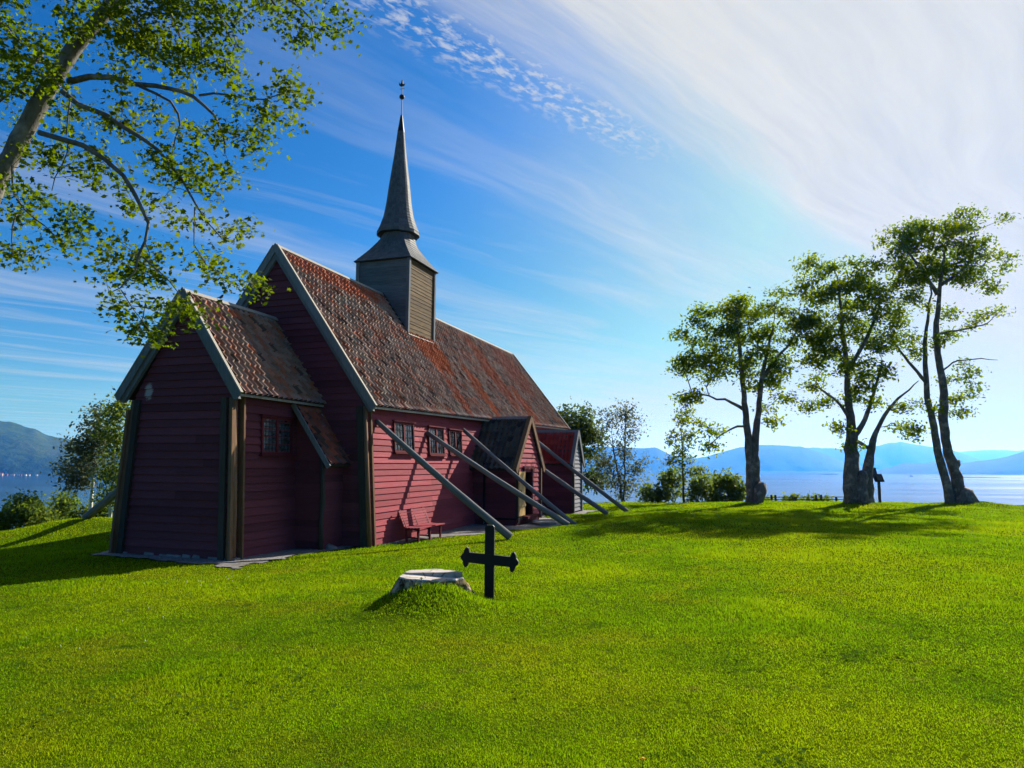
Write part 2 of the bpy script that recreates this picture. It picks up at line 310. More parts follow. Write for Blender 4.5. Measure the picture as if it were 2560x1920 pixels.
# forested hills
def m_hill(name, lo, hi, bare):
    m, t, b = newmat(name); c = t.co(); n1 = t.noise(c, .035, 5, .7); n2 = t.noise(c, .006, 4); n3 = t.noise(c, .011, 3)
    col = t.mix(t.ramp(n1, [(.35,0.),(.65,1.)]), lo, hi); col = t.mix(t.ramp(n2, [(.55,0.),(.7,.5)]), col, bare); fin(t, b, col, .95, t.bump(n1, 1., 9.), .05); return m
M['hill'] = m_hill('forest_hill', (.003,.010,.007), (.008,.020,.012), (.012,.022,.015))
M['hillnear'] = m_hill('near_forest_hill', (.010,.030,.010), (.042,.078,.026), (.065,.085,.04))
M['rock'] = simple('shore_rock', (.05,.05,.045), .9, .1, .5, .2)
m, t, b = newmat('sea_water'); c = t.co(); n = t.noise(t.mapv(c, (1,.45,1)), .35, 5, .6); n2 = t.noise(t.mapv(c, (.0016,.009,1)), 1., 3)
fin(t, b, (.010,.034,.070), .6, None, 0.); gl = t.new('ShaderNodeBsdfGlossy'); gl.inputs['Color'].default_value = (.95,.95,1.,1); t.put(gl.inputs['Roughness'], t.math('MULTIPLY_ADD', n2, .12, .06)); t.put(gl.inputs['Normal'], t.bump(n, .22, .6))
mx = t.new('ShaderNodeMixShader'); mx.inputs[0].default_value = .36; t.l.new(b.outputs[0], mx.inputs[1]); t.l.new(gl.outputs[0], mx.inputs[2]); t.l.new(mx.outputs[0], t.n['Material Output'].inputs[0]); M['water'] = m

# ------------------------------------------------------------------ lawn and gravel
def axis_(parts):
    out = []
    for a, b_, s in parts: out += list(np.arange(a, b_-1e-6, s))
    return np.array(out+[parts[-1][1]])
gx = axis_([(-700,-200,60),(-200,-60,14),(-60,-28,2),(-28,44,.36),(44,90,2.5),(90,220,14),(220,760,60)])
gy = axis_([(-60,-6,5),(-6,2,1),(2,48,.36),(48,90,2),(90,240,10)])
GX, GY = np.meshgrid(gx, gy); GZ = hgt(GX, GY)
nx, ny = len(gx), len(gy); idx = np.arange(nx*ny).reshape(ny, nx)
F = np.stack([idx[:-1,:-1], idx[:-1,1:], idx[1:,1:], idx[1:,:-1]], -1).reshape(-1,4)
# finer patch under the stump is given by the grid itself
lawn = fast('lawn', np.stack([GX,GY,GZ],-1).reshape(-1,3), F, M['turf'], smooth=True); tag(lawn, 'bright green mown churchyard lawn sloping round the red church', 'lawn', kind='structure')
ga = np.arange(-2.0, 27, .07); gn = np.arange(-4.8, 7.4, .07); A_, N_ = np.meshgrid(ga, gn, indexing='ij')
sd = poly_sd(N_, A_, PAD) + .35*fbm(N_, A_, .8, 3, 9) + .22*fbm(N_, A_, 3.1, 2, 13)
X_ = CH[0]+A_*AX[0]+N_*NX[0]; Y_ = CH[1]+A_*AX[1]+N_*NX[1]
ngx, ngy = A_.shape; keep = sd < .0; gi = np.full(A_.shape, -1); V = []; 
Z_ = hgt(X_, Y_) + .022 + .012*fbm(X_, Y_, 3., 2, 4)
idg = np.arange(A_.size).reshape(A_.shape)
kc = keep[:-1,:-1] & keep[1:,:-1] & keep[1:,1:] & keep[:-1,1:]
F = np.stack([idg[:-1,:-1], idg[1:,:-1], idg[1:,1:], idg[:-1,1:]], -1)[kc]
used = np.unique(F); rem = np.full(A_.size, -1); rem[used] = np.arange(len(used))
tag(fast('gravel_path', np.stack([X_,Y_,Z_],-1).reshape(-1,3)[used], rem[F][:, ::-1], M['gravel'], smooth=True), 'grey gravel strip along the foot of the church walls', 'gravel path', kind='structure')

def on_gravel(X, Y, m=0.):
    n, a = local(X, Y); return (poly_sd(n, a, PAD) + .35*fbm(n, a, .8, 3, 9) + .22*fbm(n, a, 3.1, 2, 13)) < m
# ------------------------------------------------------------------ grass
def grass():
    N0 = 1150000
    ang = RNG.uniform(rad(-44), rad(44), N0); u = RNG.random(N0); r0, r1 = 3.0, 46.
    r = r0*(r1/r0)**(u**.92)                # count per area falls with distance
    X = np.sin(ang)*r; Y = np.cos(ang)*r
    k = ~on_gravel(X, Y, .05); n, a = local(X, Y); k &= (Y < 41.5) & (np.hypot(X-STUMP[0], Y-STUMP[1]) > .36)
    X, Y, r = X[k], Y[k], r[k]; Z = hgt(X, Y); n = len(X)
    tall = .75 + .8*sstep(fbm(X, Y, .7, 3, 21), -.1, .5) + .9*np.exp(-(np.hypot(X-STUMP[0], Y-STUMP[1]+.15)/.8)**2)
    h = (.020 + .0012*r)*RNG.uniform(.5, 1.25, n)*tall; w = (.0029 + .00052*r)*RNG.uniform(.6, 1.3, n)
    th = RNG.uniform(0, 2*np.pi, n); lean = RNG.uniform(.15, 1.0, n)*h; ld = RNG.uniform(0, 2*np.pi, n)
    dx, dy = np.cos(th)*w/2, np.sin(th)*w/2; lx, ly = np.cos(ld)*lean, np.sin(ld)*lean
    B = np.stack([X, Y, Z-.006], -1); S = np.stack([dx, dy, 0*dx], -1)
    mid = B + np.stack([lx*.3, ly*.3, h*.6], -1); tip = B + np.stack([lx, ly, h], -1)
    V = np.stack([B-S, B+S, mid+S*.8, mid-S*.8, tip], 1).reshape(-1,3)
    b = np.arange(n)[:,None]*5
    F = np.concatenate([b+[0,1,2], b+[0,2,3], b+[3,2,4]], 1).reshape(-1,3)
    rn = np.repeat(RNG.random(n), 3)
    return tag(fast('grass', V, F, M['blade'], attrs={'rnd': ('FACE', rn)}), 'short mown grass blades all over the churchyard lawn', 'grass', kind='stuff')
grass()
def clover():
    # broad leaves and a few white flower heads low in the turf
    V = []; F = []; N0 = 5200; ang = RNG.uniform(rad(-40), rad(40), N0); r = 3.2*(14/3.2)**RNG.random(N0); X = np.sin(ang)*r; Y = np.cos(ang)*r
    k = (fbm(X, Y, .9, 3, 33) > .16) & ~on_gravel(X, Y, .1); X, Y, r = X[k], Y[k], r[k]; Z = hgt(X, Y)+.03+.001*r
    n = len(X); s = RNG.uniform(.008, .016, n)*(1+r*.05); V = []; a0 = RNG.uniform(0, 6.28, n)
    for k2 in range(5):
        q = a0+2*np.pi*k2/5; V.append(np.stack([X+np.cos(q)*s, Y+np.sin(q)*s, Z+RNG.uniform(-.006,.008,n)], -1))
    V = np.stack(V, 1).reshape(-1,3); F = np.arange(n*5).reshape(n,5)
    tag(fast('clover_leaves', V, F, M['clover'], attrs={'rnd': ('FACE', RNG.random(n))}), 'small dark clover leaves in patches of the lawn', 'clover', kind='stuff')
    mb = MB()
    for i in range(150):
        if i < 40: x, y = RNG.normal(.1, .9), RNG.uniform(3.5, 5.0)
        else: x, y = RNG.uniform(-8.5, -2.), RNG.uniform(7, 13.5)
        if vnoise(x, y, .7, 41) < .12: continue
        z = h1(x, y)+.04; s = .005+.0004*y; mb.tube([(x,y,z-.012),(x,y,z),(x,y,z+.010)], [s*.7,s,s*.4], 5)
    tag(mb.build('clover_flowers', M['flower'], smooth=True), 'scattered tiny white clover heads in the grass', 'clover flowers', kind='stuff')
clover()
dp = at(1605, 1853, 4.35); dz_ = h1(dp[0], dp[1]); dnd = empty('dandelion', (dp[0], dp[1], dz_)); tag(dnd, 'single yellow dandelion low in the grass near the bottom edge', 'flower')
mb = MB(); mb.tube([(0,0,0),(.004,0,.05)], [.0025,.002], 6); mb.build('stem', M['clover'], dnd)
mb = MB()
for k in range(16):
    q = 2*math.pi*k/16; c_, s_ = math.cos(q), math.sin(q); mb.add([(.004,0,.05),(.004+.016*c_-.004*s_,.016*s_+.004*c_,.058),(.004+.021*c_,.021*s_,.056),(.004+.016*c_+.004*s_,.016*s_-.004*c_,.058)], [(0,1,2,3)])
mb.tube([(.004,0,.048),(.004,0,.062)], [.012,.006], 8); mb.build('petals', M['yellow'], dnd, fix=False)

# ------------------------------------------------------------------ church
church = empty('stave_church', CH, -TH); tag(church, 'dark red wooden stave church with tiled roofs and a shingled spire', 'church')
def P3(n, a, z): return Vector((n, a, z))
def siding(mb, L, R, nrm, h=.195, holes=(), z0=None, z1=None, prot=.058, wob=.007):
    """lap boards on the wall between edge polylines L and R (lists of (n,a,z) from bottom to top); holes in metres along the base from L"""
    def edge(E, z):
        for i in range(len(E)-1):
            if z <= E[i+1][2] or i == len(E)-2:
                t_ = (z-E[i][2])/((E[i+1][2]-E[i][2]) or 1); t_ = min(1, max(0, t_)); return Vector(E[i]).lerp(Vector(E[i+1]), t_)
    tg = (Vector(R[0])-Vector(L[0])); tg.z = 0; tg.normalize(); o = Vector(L[0]); nv = Vector(nrm).normalized()
    zb = L[0][2] if z0 is None else z0; zt = L[-1][2] if z1 is None else z1; nb = max(1, round((zt-zb)/h)); hh = (zt-zb)/nb
    for i in range(nb):
        a = zb+i*hh; b_ = a+hh; la, ra, lb, rb = edge(L,a), edge(R,a), edge(L,b_), edge(R,b_)
        ta0, ta1, tb0, tb1 = [(q-o).dot(tg) for q in (la,ra,lb,rb)]
        iv = [(0., 1.)] ; W = max(ta1-ta0, .01)
        ivs = [(ta0, ta1)]
        for (s0, s1, c0, c1) in holes:
            if c0 < (a+b_)/2 < c1:
                nw = []
                for p, q in ivs:
                    if s0 > p: nw.append((p, min(q, s0)))
                    if s1 < q: nw.append((max(p, s1), q))
                ivs = [w for w in nw if w[1]-w[0] > .02]
        r = random.random(); sh = (random.random()-.5)*wob*2
        for p, q in ivs:
            m_ = max(1, int((q-p)/.8)); nxt = random.randint(2, 6)
            zw = [sh+(random.random()-.5)*wob for _ in range(m_+1)]
            for k in range(m_):
                s0, s1 = p+(q-p)*k/m_, p+(q-p)*(k+1)/m_
                if k == nxt: r = random.random(); nxt = k+random.randint(2, 6); s0 += .007
                def pt(s, top, pr, dz):
                    f0 = (s-ta0)/W; e0, e1 = (lb, rb) if top else (la, ra)
                    return e0.lerp(e1, f0) + nv*pr + Vector((0,0,dz))
                A0, A1 = pt(s0,0,prot,-.02+zw[k]), pt(s1,0,prot,-.02+zw[k+1]); B0, B1 = pt(s0,1,.010,0), pt(s1,1,.010,0)
                C0, C1 = pt(s0,0,.002,-.02+zw[k]), pt(s1,0,.002,-.02+zw[k+1])
                mb.add([A0,A1,B1,B0,C0,C1], [(0,1,2,3),(4,5,1,0)], r)
            # end grain
            for s in (p, q):
                A0, B0, C0 = pt(s,0,prot,-.02+sh), pt(s,1,.010,0), pt(s,0,.0,-.02+sh); mb.add([A0,B0,C0], [(0,1,2)], r)
def tile_sheet(name, P00, P10, P01, P11, nrm, mat, parent, cw=.205, chh=.255, amp=.040, seed=0):
    """pantile sheet: P00,P10 eave start/end, P01,P11 ridge start/end"""
    g = np.random.default_rng(seed+70); P00, P10, P01, P11 = [np.array(p, float) for p in (P00,P10,P01,P11)]; nv = np.array(nrm, float); nv /= np.linalg.norm(nv)
    nc = max(2, round(np.linalg.norm(P10-P00)/cw)); nr = max(2, round(np.linalg.norm(P01-P00)/chh)); ss = 7
    u = np.linspace(0, nc, nc*ss+1); ci = np.minimum(u.astype(int), nc-1); fu = u-np.floor(u); rows = []; uvs = []
    tj = g.normal(0, .009, (nr, nc)); rj = g.normal(0, .014, (nr, nc))
    prof = amp*(np.cos(2*np.pi*fu) + .30*np.sin(4*np.pi*fu))
    for k in range(nr):
        for (e, hh) in ((0, .058), (1, -.006)):
            v = (k+e)/nr; s = u/nc
            sh = (rj[k][ci] if e == 0 else 0*u)/np.linalg.norm(P01-P00)
            vv = v + (sh if k > 0 or e else -abs(sh)*.5)
            base = (P00[None]*(1-s)[:,None]+P10[None]*s[:,None])*(1-vv)[:,None] + (P01[None]*(1-s)[:,None]+P11[None]*s[:,None])*vv[:,None]
            sag = .02*np.sin(s*9+seed)*np.sin(np.pi*v) + .018*fbm(s*12, v*4+0*s, 1., 2, seed)
            rows.append(base + nv[None]*(prof+hh+tj[k][ci]*(1 if e == 0 else .4)+sag)[:,None]); uvs.append(np.stack([u*.9999+.0001, np.full_like(u, k+.5)], -1))
    V = np.concatenate(rows); UV = np.concatenate(uvs); w = len(u); R_ = len(rows)
    idx = np.arange(R_*w).reshape(R_, w); F = np.stack([idx[:-1,:-1], idx[:-1,1:], idx[1:,1:], idx[1:,:-1]], -1).reshape(-1,4)
    # per face uv at tile centre: shift u so floor() is constant per tile
    me = fast(name, V, F, mat, parent, smooth=False, uv=UV)
    um = np.repeat((np.arange(w-1)//ss)[None], R_-1, 0).reshape(-1); vm = np.repeat((np.arange(R_-1)//2)[:,None], w-1, 1).reshape(-1)
    me.data.uv_layers[0].data.foreach_set('uv', np.repeat(np.stack([um+.5, vm+.5], -1), 4, 0).astype(np.float32).ravel())
    return me
def roof_slab(mb, e0, e1, r0, r1, nrm, th=.09):
    nv = Vector(nrm).normalized(); top = [Vector(p)-nv*.03 for p in (e0,e1,r1,r0)]; bot = [p-nv*th for p in top]; mb.hexa(bot+top)
def gable_boards(mb, half, zf, zr, a0, a1, w=.26, up=.05, slope_ext=.06, sides=(-1,1)):
    """sloping boards in the (n,z) plane between a0 and a1"""
    sl = Vector((half, zf-zr)).normalized()
    for s in sides:
        nn = Vector((-sl.y, sl.x)) if False else Vector((-(zf-zr), half)).normalized()  # outward of the right slope
        apex_o = zr + up/max(.2, nn.y); apex_i = zr - w/max(.2, nn.y)
        fo = Vector((half, zf))+nn*up+sl*slope_ext; fi = Vector((half, zf))-nn*w*.72+sl*slope_ext*.2
        poly = [(0, apex_o), (s*fo.x, fo.y), (s*(half+.02), zf-.12), (s*fi.x, fi.y-.06), (0, apex_i)]
        mb.extr(poly, lambda u,v,d: (u, d, v), a0, a1)

# --- dimensions (church frame: n = south, a = along the nave towards the west, z up)
cb, ct, LC = 1.74, 1.54, 3.47; zc, rc, che = 4.0, 6.63, 1.89
nbw, ntw, LN = 3.48, 3.20, 21.9; zn, zw, rn, rw, nhe = 3.93, 4.36, 8.88, 8.96, 3.55
A1 = LC; A2 = LC+LN
kc_ = lambda z: cb+(ct-cb)*z/zc
# walls
mb = MB()
siding(mb, [(-cb,.0,.05),(-ct,.05,zc),(-.02,.05,rc-.05)], [(cb,.0,.05),(ct,.05,zc),(.02,.05,rc-.05)], (0,-1,0))
siding(mb, [(cb,0,.05),(ct,.05,zc-.02)], [(cb,A1,.05),(ct,A1,zc-.02)], (1,0,0))
siding(mb, [(-cb,A1,.05),(-ct,A1,zc-.02)], [(-cb,0,.05),(-ct,.05,zc-.02)], (-1,0,0))
mb.add([(-cb,.03,-.1),(cb,.03,-.1),(ct,.08,zc),(0,.08,rc),(-ct,.08,zc)], [(0,1,2,3,4)]); 
mb.add([(cb-.03,0.03,-.1),(cb-.03,A1,-.1),(ct-.03,A1,zc),(ct-.03,.08,zc)], [(0,1,2,3)]); mb.add([(.03-cb,0.03,-.1),(.03-cb,A1,-.1),(.03-ct,A1,zc),(.03-ct,.08,zc)], [(0,1,2,3)])
cwall = mb.build('chancel_wall', M['redshade'], church)
cwall['label'] = 'lower chancel walls of red lap boards, darkened for shade'
mb = MB()
siding(mb, [(-nbw,A1,.05),(-ntw,A1,zn),(-.02,A1,rn-.05)], [(nbw,A1,.05),(ntw,A1,zn),(.02,A1,rn-.05)], (0,-1,0))
siding(mb, [(-nbw,A1,.05),(-ntw,A1,zn)], [(-nbw,A2,.05),(-ntw,A2,zw)], (-1,0,0))
siding(mb, [(nbw,A2,.05),(ntw,A2,zw),(.02,A2,rw-.05)], [(-nbw,A2,.05),(-ntw,A2,zw),(-.02,A2,rw-.05)], (0,1,0))
mb.add([(-nbw,A1+.03,-.1),(nbw,A1+.03,-.1),(ntw,A1+.03,zn),(0,A1+.03,rn),(-ntw,A1+.03,zn)], [(0,1,2,3,4)]); mb.add([(-nbw,A2-.03,-.1),(nbw,A2-.03,-.1),(ntw,A2-.03,zw),(0,A2-.03,rw),(-ntw,A2-.03,zw)], [(0,1,2,3,4)])
mb.build('nave_wall', M['redshade'], church)
mb = MB(); siding(mb, [(nbw,A1,.05),(ntw,A1,zn)], [(nbw,A2,.05),(ntw,A2,zw)], (1,0,0), .175, prot=.042)
for s in (1,-1): mb.add([(s*(nbw-.03),A1+.03,-.1),(s*(nbw-.03),A2-.03,-.1),(s*(ntw-.03),A2-.03,zw),(s*(ntw-.03),A1+.03,zn)], [(0,1,2,3)])
mb.build('nave_side_wall', M['red'], church)['label'] = 'long red nave wall with windows, brightened for sunlight'
# roofs
def two_slope(name, half, a0, a1, zf0, zf1, zr0, zr1, mat, seed, **kw):
    root = None
    for s in (1,-1):
        e0, e1, r0, r1 = P3(s*half,a0,zf0), P3(s*half,a1,zf1), P3(0,a0,zr0), P3(0,a1,zr1); nv = Vector((zr0-zf0, 0, half)); nv.x *= s
        if s == 1: o = tile_sheet(name, e0, e1, r0, r1, nv, mat, church, seed=seed, **kw); root = o
        else: o = tile_sheet(name, e1, e0, r1, r0, nv, mat, church, seed=seed+1, **kw)
        m_ = MB(); roof_slab(m_, e0, e1, r0, r1, nv); m_.build('roof_boarding', M['dark'], o)
    return root
croof = two_slope('chancel_roof', che, -.02, A1, zc, zc, rc, rc, M['tilechancel'], 1)
nroof = two_slope('nave_roof', nhe, A1-.12, A2+.2, zn, zw, rn, rw, M['tile'], 3)
# ridge boards, eave boards, bargeboards
def ridge(name, a0, a1, z0, z1, sl, mat, w=.12):
    m_ = MB()
    for s in (1,-1):
        d = Vector((s*sl[0],0,sl[1])).normalized(); nv = Vector((-d.z*s*-1 if False else abs(d.z)*s,0,abs(d.x)))
        for (q, lift) in ((w, .075),):
            p0, p1 = Vector((0,a0,z0+.045)), Vector((0,a1,z1+.045)); b0, b1 = p0+d*q, p1+d*q
            m_.hexa([p0+nv*.02,b0+nv*.02,b1+nv*.02,p1+nv*.02,p0+nv*.055,b0+nv*.055,b1+nv*.055,p1+nv*.055])
    return m_.build(name, mat, church)
ridge('ridge_board', -.12, A1, rc, rc, (che, zc-rc), M['greylight']); ridge('ridge_board', A1-.2, A2+.25, rn, rw, (nhe, zn-rn), M['greylight'])
for (half, a0, a1, z0, z1) in ((che, -.05, A1, zc, zc), (nhe, A1-.12, A2+.2, zn, zw)):
    for s in (1,-1):
        m_ = MB(); m_.beam((s*(half-.06),a0,z0-.045), (s*(half-.06),a1,z1-.045), .07, .06); m_.build('eave_board', M['greylight'], church)
for (half, zf, zr, af, sgn, cap) in ((che, zc, rc, 0., -1, .0), (nhe, zn, rn, A1, -1, 0.), (nhe, zw, rw, A2, 1, 0.)):
    for s in (1,-1):
        m_ = MB(); gable_boards(m_, half, zf, zr, af+sgn*.21, af+sgn*.16, .10, .07, sides=(s,)); m_.build('bargeboard', M['grey'], church)
        m_ = MB(); gable_boards(m_, half-.02, zf-.03, zr-.04, af+sgn*.145, af+sgn*.05, .20, -.03, 0., sides=(s,)); m_.build('inner_bargeboard', M['grey'], church)
        # cover strip over the tile edge
        m_ = MB(); d = Vector((s*half,0,zf-zr)).normalized(); nv = Vector((s*(zr-zf),0,half)).normalized()
        p0 = Vector((0,af+sgn*.22,zr))+nv*.09; p1 = Vector((s*half,af+sgn*.22,zf))+nv*.09+d*.07; w_ = Vector((0,-sgn*.09,0))
        m_.hexa([p0-nv*.012,p1-nv*.012,p1+w_-nv*.012,p0+w_-nv*.012,p0+nv*.018,p1+nv*.018,p1+w_+nv*.018,p0+w_+nv*.018]); m_.build('cover_strip', M['greylight'], church)
# corner posts
for s in (1,-1):
    m_ = MB(); m_.beam((s*(cb-.16),-.075,0), (s*(ct-.16),-.03,zc-.1), .17, .09, (0,1,0)); m_.build('corner_board', M['dark'], church)
    m_ = MB(); m_.tube([(s*(cb+.03),.02,0),(s*(cb-.01),.03,1.2),(s*(ct+.02),.06,zc-.1)], [.12,.11,.1], 10, jit=.06); m_.build('corner_log', M['brown'], church, True)
    m_ = MB(); m_.beam((s*(cb+.11),-.10,0), (s*(ct+.11),-.05,zc-.35), .07, .10, (0,1,0)); m_.beam((s*(cb+.10),.24,0.02), (s*(ct+.10),.26,zc-.02), .20, .06, (0,1,0)); m_.build('corner_board', M['brown'], church)
    for (aa, sg) in ((A1,-1),(A2,1)):
        zz = zn if sg < 0 else zw
        m_ = MB(); m_.beam((s*(nbw-.13),aa+sg*.07,0), (s*(ntw-.13),aa+sg*.07,zz), .20, .08, (0,1,0)); m_.build('corner_board', M['dark'], church)
        m_ = MB(); m_.tube([(s*(nbw+.01),aa+sg*.03,0),(s*(ntw+.01),aa+sg*.03,zz)], [.07,.06], 10, jit=.05); m_.build('corner_log', M['brown'], church, True)
        m_ = MB(); m_.beam((s*(nbw+.05),aa-sg*.17,0), (s*(ntw+.05),aa-sg*.17,zz-.02), .10, .08, (0,1,0)); m_.build('corner_board', M['brown'], church)
# foundation stones
for i in range(15):
    n_ = -1.7+i*.25+random.uniform(-.06,.06); w_ = random.uniform(.14,.34)
    if random.random() < .3: continue
    m_ = MB(); hh_ = random.uniform(.05,.10); m_.hexa([(n_-w_*.6+random.uniform(-.02,.02),-.10+random.uniform(-.03,.03),-.08),(n_+w_*.6,-.10+random.uniform(-.03,.03),-.08),(n_+w_*.6,.1,-.08),(n_-w_*.6,.1,-.08),(n_-w_*.5,-.07+random.uniform(-.02,.02),hh_),(n_+w_*.45,-.06+random.uniform(-.02,.02),hh_*.8),(n_+w_*.5,.1,hh_),(n_-w_*.5,.1,hh_)]); st = m_.build('foundation_stone', M['stone'], church)
for n_, a_, s_ in ((2.72,2.75,.20),(2.35,3.0,.14)):
    m_ = MB(); m_.tube([(n_,a_,-.06),(n_,a_,.05),(n_+.02,a_,.10)], [s_,s_*.95,s_*.6], 6, jit=.5); m_.build('foundation_stone', M['stone'], church, True)
# windows on the south walls: t along +a
def window(a0, a1, z0, z1, nf, cas, cols, rows, deep=.05):
    """frame proud of the boards; nf(z) is the wall face"""
    x0 = nf((z0+z1)/2)+.045
    fr = MB(); fw = .062; tl = (nf(z1)-nf(z0))
    def xx(z, d=0.): return nf(z)+.04+d
    def bar(pa, pz, qa, qz, w, d=.05): fr.beam((xx(pz,d/2-.004),pa,pz), (xx(qz,d/2-.004),qa,qz), d, w, (0,0,1) if abs(pz-qz) < 1e-3 else (0,1,0))
    bar(a0, z0, a1, z0, fw, .055); bar(a0, z1, a1, z1, fw, .055)
    bar(a0+fw/2, z0+fw/2, a0+fw/2, z1-fw/2, fw, .05); bar(a1-fw/2, z0+fw/2, a1-fw/2, z1-fw/2, fw, .05)
    for k in range(1, cas): q = a0+(a1-a0)*k/cas; bar(q, z0+fw/2, q, z1-fw/2, .085, .045)
    w = fr.build('window', M['redframe'], church)
    pn = MB(); pn.add([(xx(z0,.008),a0+.02,z0),(xx(z0,.008),a1-.02,z0),(xx(z1,.008),a1-.02,z1),(xx(z1,.008),a0+.02,z1)], [(0,1,2,3)]); pn.build('pane', M['glass'], w)
    lt = MB()
    for k in range(cas):
        p = a0+(a1-a0)*k/cas+.06; q = a0+(a1-a0)*(k+1)/cas-.06
        for i in range(1, cols): u = p+(q-p)*i/cols; lt.beam((xx(z0,.014),u,z0+.03), (xx(z1,.014),u,z1-.03), .010, .014, (0,1,0))
        for i in range(1, rows): v = z0+(z1-z0)*i/rows; lt.beam((xx(v,.016),p-.02,v), (xx(v,.016),q+.02,v), .010, .014)
    lt.build('lead_lattice', M['lead'], w)
    sl = MB(); sl.box((xx(z0,.05),(a0+a1)/2,z0-.055), .13, a1-a0+.12, .035); sl.build('sill', M['redframe'], w)
    hd = MB(); hd.box((xx(z1,.04),(a0+a1)/2,z1+.055), .10, a1-a0+.10, .035); hd.build('head_board', M['redframe'], w)
nn_ = lambda z: nbw+(ntw-nbw)*z/3.95
window(1.04, 2.28, 2.56, 3.48, kc_, 2, 4, 8)
window(4.98, 6.30, 2.68, 3.56, nn_, 2, 3, 4)
window(7.38, 8.62, 2.64, 3.52, nn_, 2, 3, 4)
window(9.06, 10.2, 2.66, 3.50, nn_, 2, 3, 4)
# lean-to between chancel and nave
m_ = MB(); siding(m_, [(1.6,2.5,.05),(1.6,2.5,3.4)], [(2.58,2.5,.05),(2.52,2.5,2.35)], (0,-1,0), z1=2.35); siding(m_, [(2.58,2.5,.05),(2.52,2.5,2.42)], [(2.58,A1,.05),(2.52,A1,2.42)], (1,0,0))
m_.add([(1.6,2.52,2.3),(2.52,2.52,2.3),(1.6,2.52,3.75)], [(0,1,2)]); m_.add([(1.6,2.53,0),(2.55,2.53,0),(2.5,2.53,2.4),(1.6,2.53,2.4)], [(0,1,2,3)]); m_.add([(2.55,2.53,0),(2.55,A1,0),(2.5,A1,2.4),(2.5,2.53,2.4)], [(0,1,2,3)])
m_.build('lean_to_wall', M['redshade'], church)
lt_n = Vector((1.4,0,1.2)); lr = tile_sheet('lean_to_roof', (2.84,2.3,2.28), (2.84,A1-.02,2.28), (1.66,2.3,3.92), (1.66,A1-.02,3.92), lt_n, M['tilelean'], church, cw=.2, chh=.24, seed=9)
m_ = MB(); roof_slab(m_, P3(2.84,2.3,2.28), P3(2.84,A1-.02,2.28), P3(1.66,2.3,3.92), P3(1.66,A1-.02,3.92), lt_n, .07); m_.build('roof_boarding', M['dark'], lr)
m_ = MB(); m_.beam((1.64,2.28,3.92), (2.87,2.28,2.21), .05, .13, lt_n); m_.build('bargeboard', M['grey'], lr)
m_ = MB(); m_.tube([(2.60,2.45,.02),(2.57,2.46,.8),(2.61,2.45,1.3),(2.58,2.45,1.8),(2.54,2.45,2.5)], [.075,.06,.075,.06,.06], 8, jit=.1); m_.build('corner_log', M['dark'], church, True)
# iron hook / lantern bracket under the chancel eave
m_ = MB(); m_.tube([(1.80,3.40,3.72),(1.92,3.30,3.62),(1.95,3.26,3.50),(1.88,3.28,3.43)], [.022,.022,.03,.02], 6); m_.build('gutter_hook', M['white'], church, True)
# tower and spire
ta0, ta1, th_ = 9.8, 12.05, 1.12; tz0, tz1 = 7.0, 10.40; tc = (ta0+ta1)/2
def boards_e(mat, faces, name):
    m_ = MB()
    for f in faces:
        if f == 'e': siding(m_, [(-th_,ta0,tz0),(-th_,ta0,tz1)], [(th_,ta0,tz0),(th_,ta0,tz1)], (0,-1,0), .17, prot=.026)
        if f == 's': siding(m_, [(th_,ta0,tz0),(th_,ta0,tz1)], [(th_,ta1,tz0),(th_,ta1,tz1)], (1,0,0), .15, prot=.022, wob=.012)
        if f == 'n': siding(m_, [(-th_,ta1,tz0),(-th_,ta1,tz1)], [(-th_,ta0,tz0),(-th_,ta0,tz1)], (-1,0,0), .17, prot=.026)
        if f == 'w': siding(m_, [(th_,ta1,tz0),(th_,ta1,tz1)], [(-th_,ta1,tz0),(-th_,ta1,tz1)], (0,1,0), .17, prot=.026)
    m_.box((0,tc,(tz0+tz1)/2), 2*th_-.01, ta1-ta0-.01, tz1-tz0-.01)
    return m_.build(name, mat, church)
boards_e(M['towere'], 'enw', 'tower_wall')
m_ = MB(); siding(m_, [(th_+.006,ta0,tz0),(th_+.006,ta0,tz1)], [(th_+.006,ta1,tz0),(th_+.006,ta1,tz1)], (1,0,0), .145, prot=.024, wob=.03); m_.build('tower_plank_wall', M['towers'], church)['label'] = 'brown tower face of rough planks'
for sn in (1,-1):
    for aa in (ta0, ta1):
        sg = -1 if aa == ta0 else 1
        m_ = MB(); m_.box((sn*(th_+.02),aa+sg*.02,(tz0+tz1)/2), .13, .13, tz1-tz0-.02); m_.build('tower_corner_board', M['grey'], church)
m_ = MB(); m_.beam((th_+.09,ta0-.1,7.28), (th_+.09,ta1+.05,7.29), .10, .05, (1,0,1)); m_.build('tower_flashing', M['greylight'], church)
m_ = MB()
for s in (1,-1): m_.beam((0,ta0-.055,8.97), (s*1.16,ta0-.055,8.97-1.394*1.16), .05, .12, (s*.8,0,.58))
m_.build('tower_flashing', M['dark'], church)
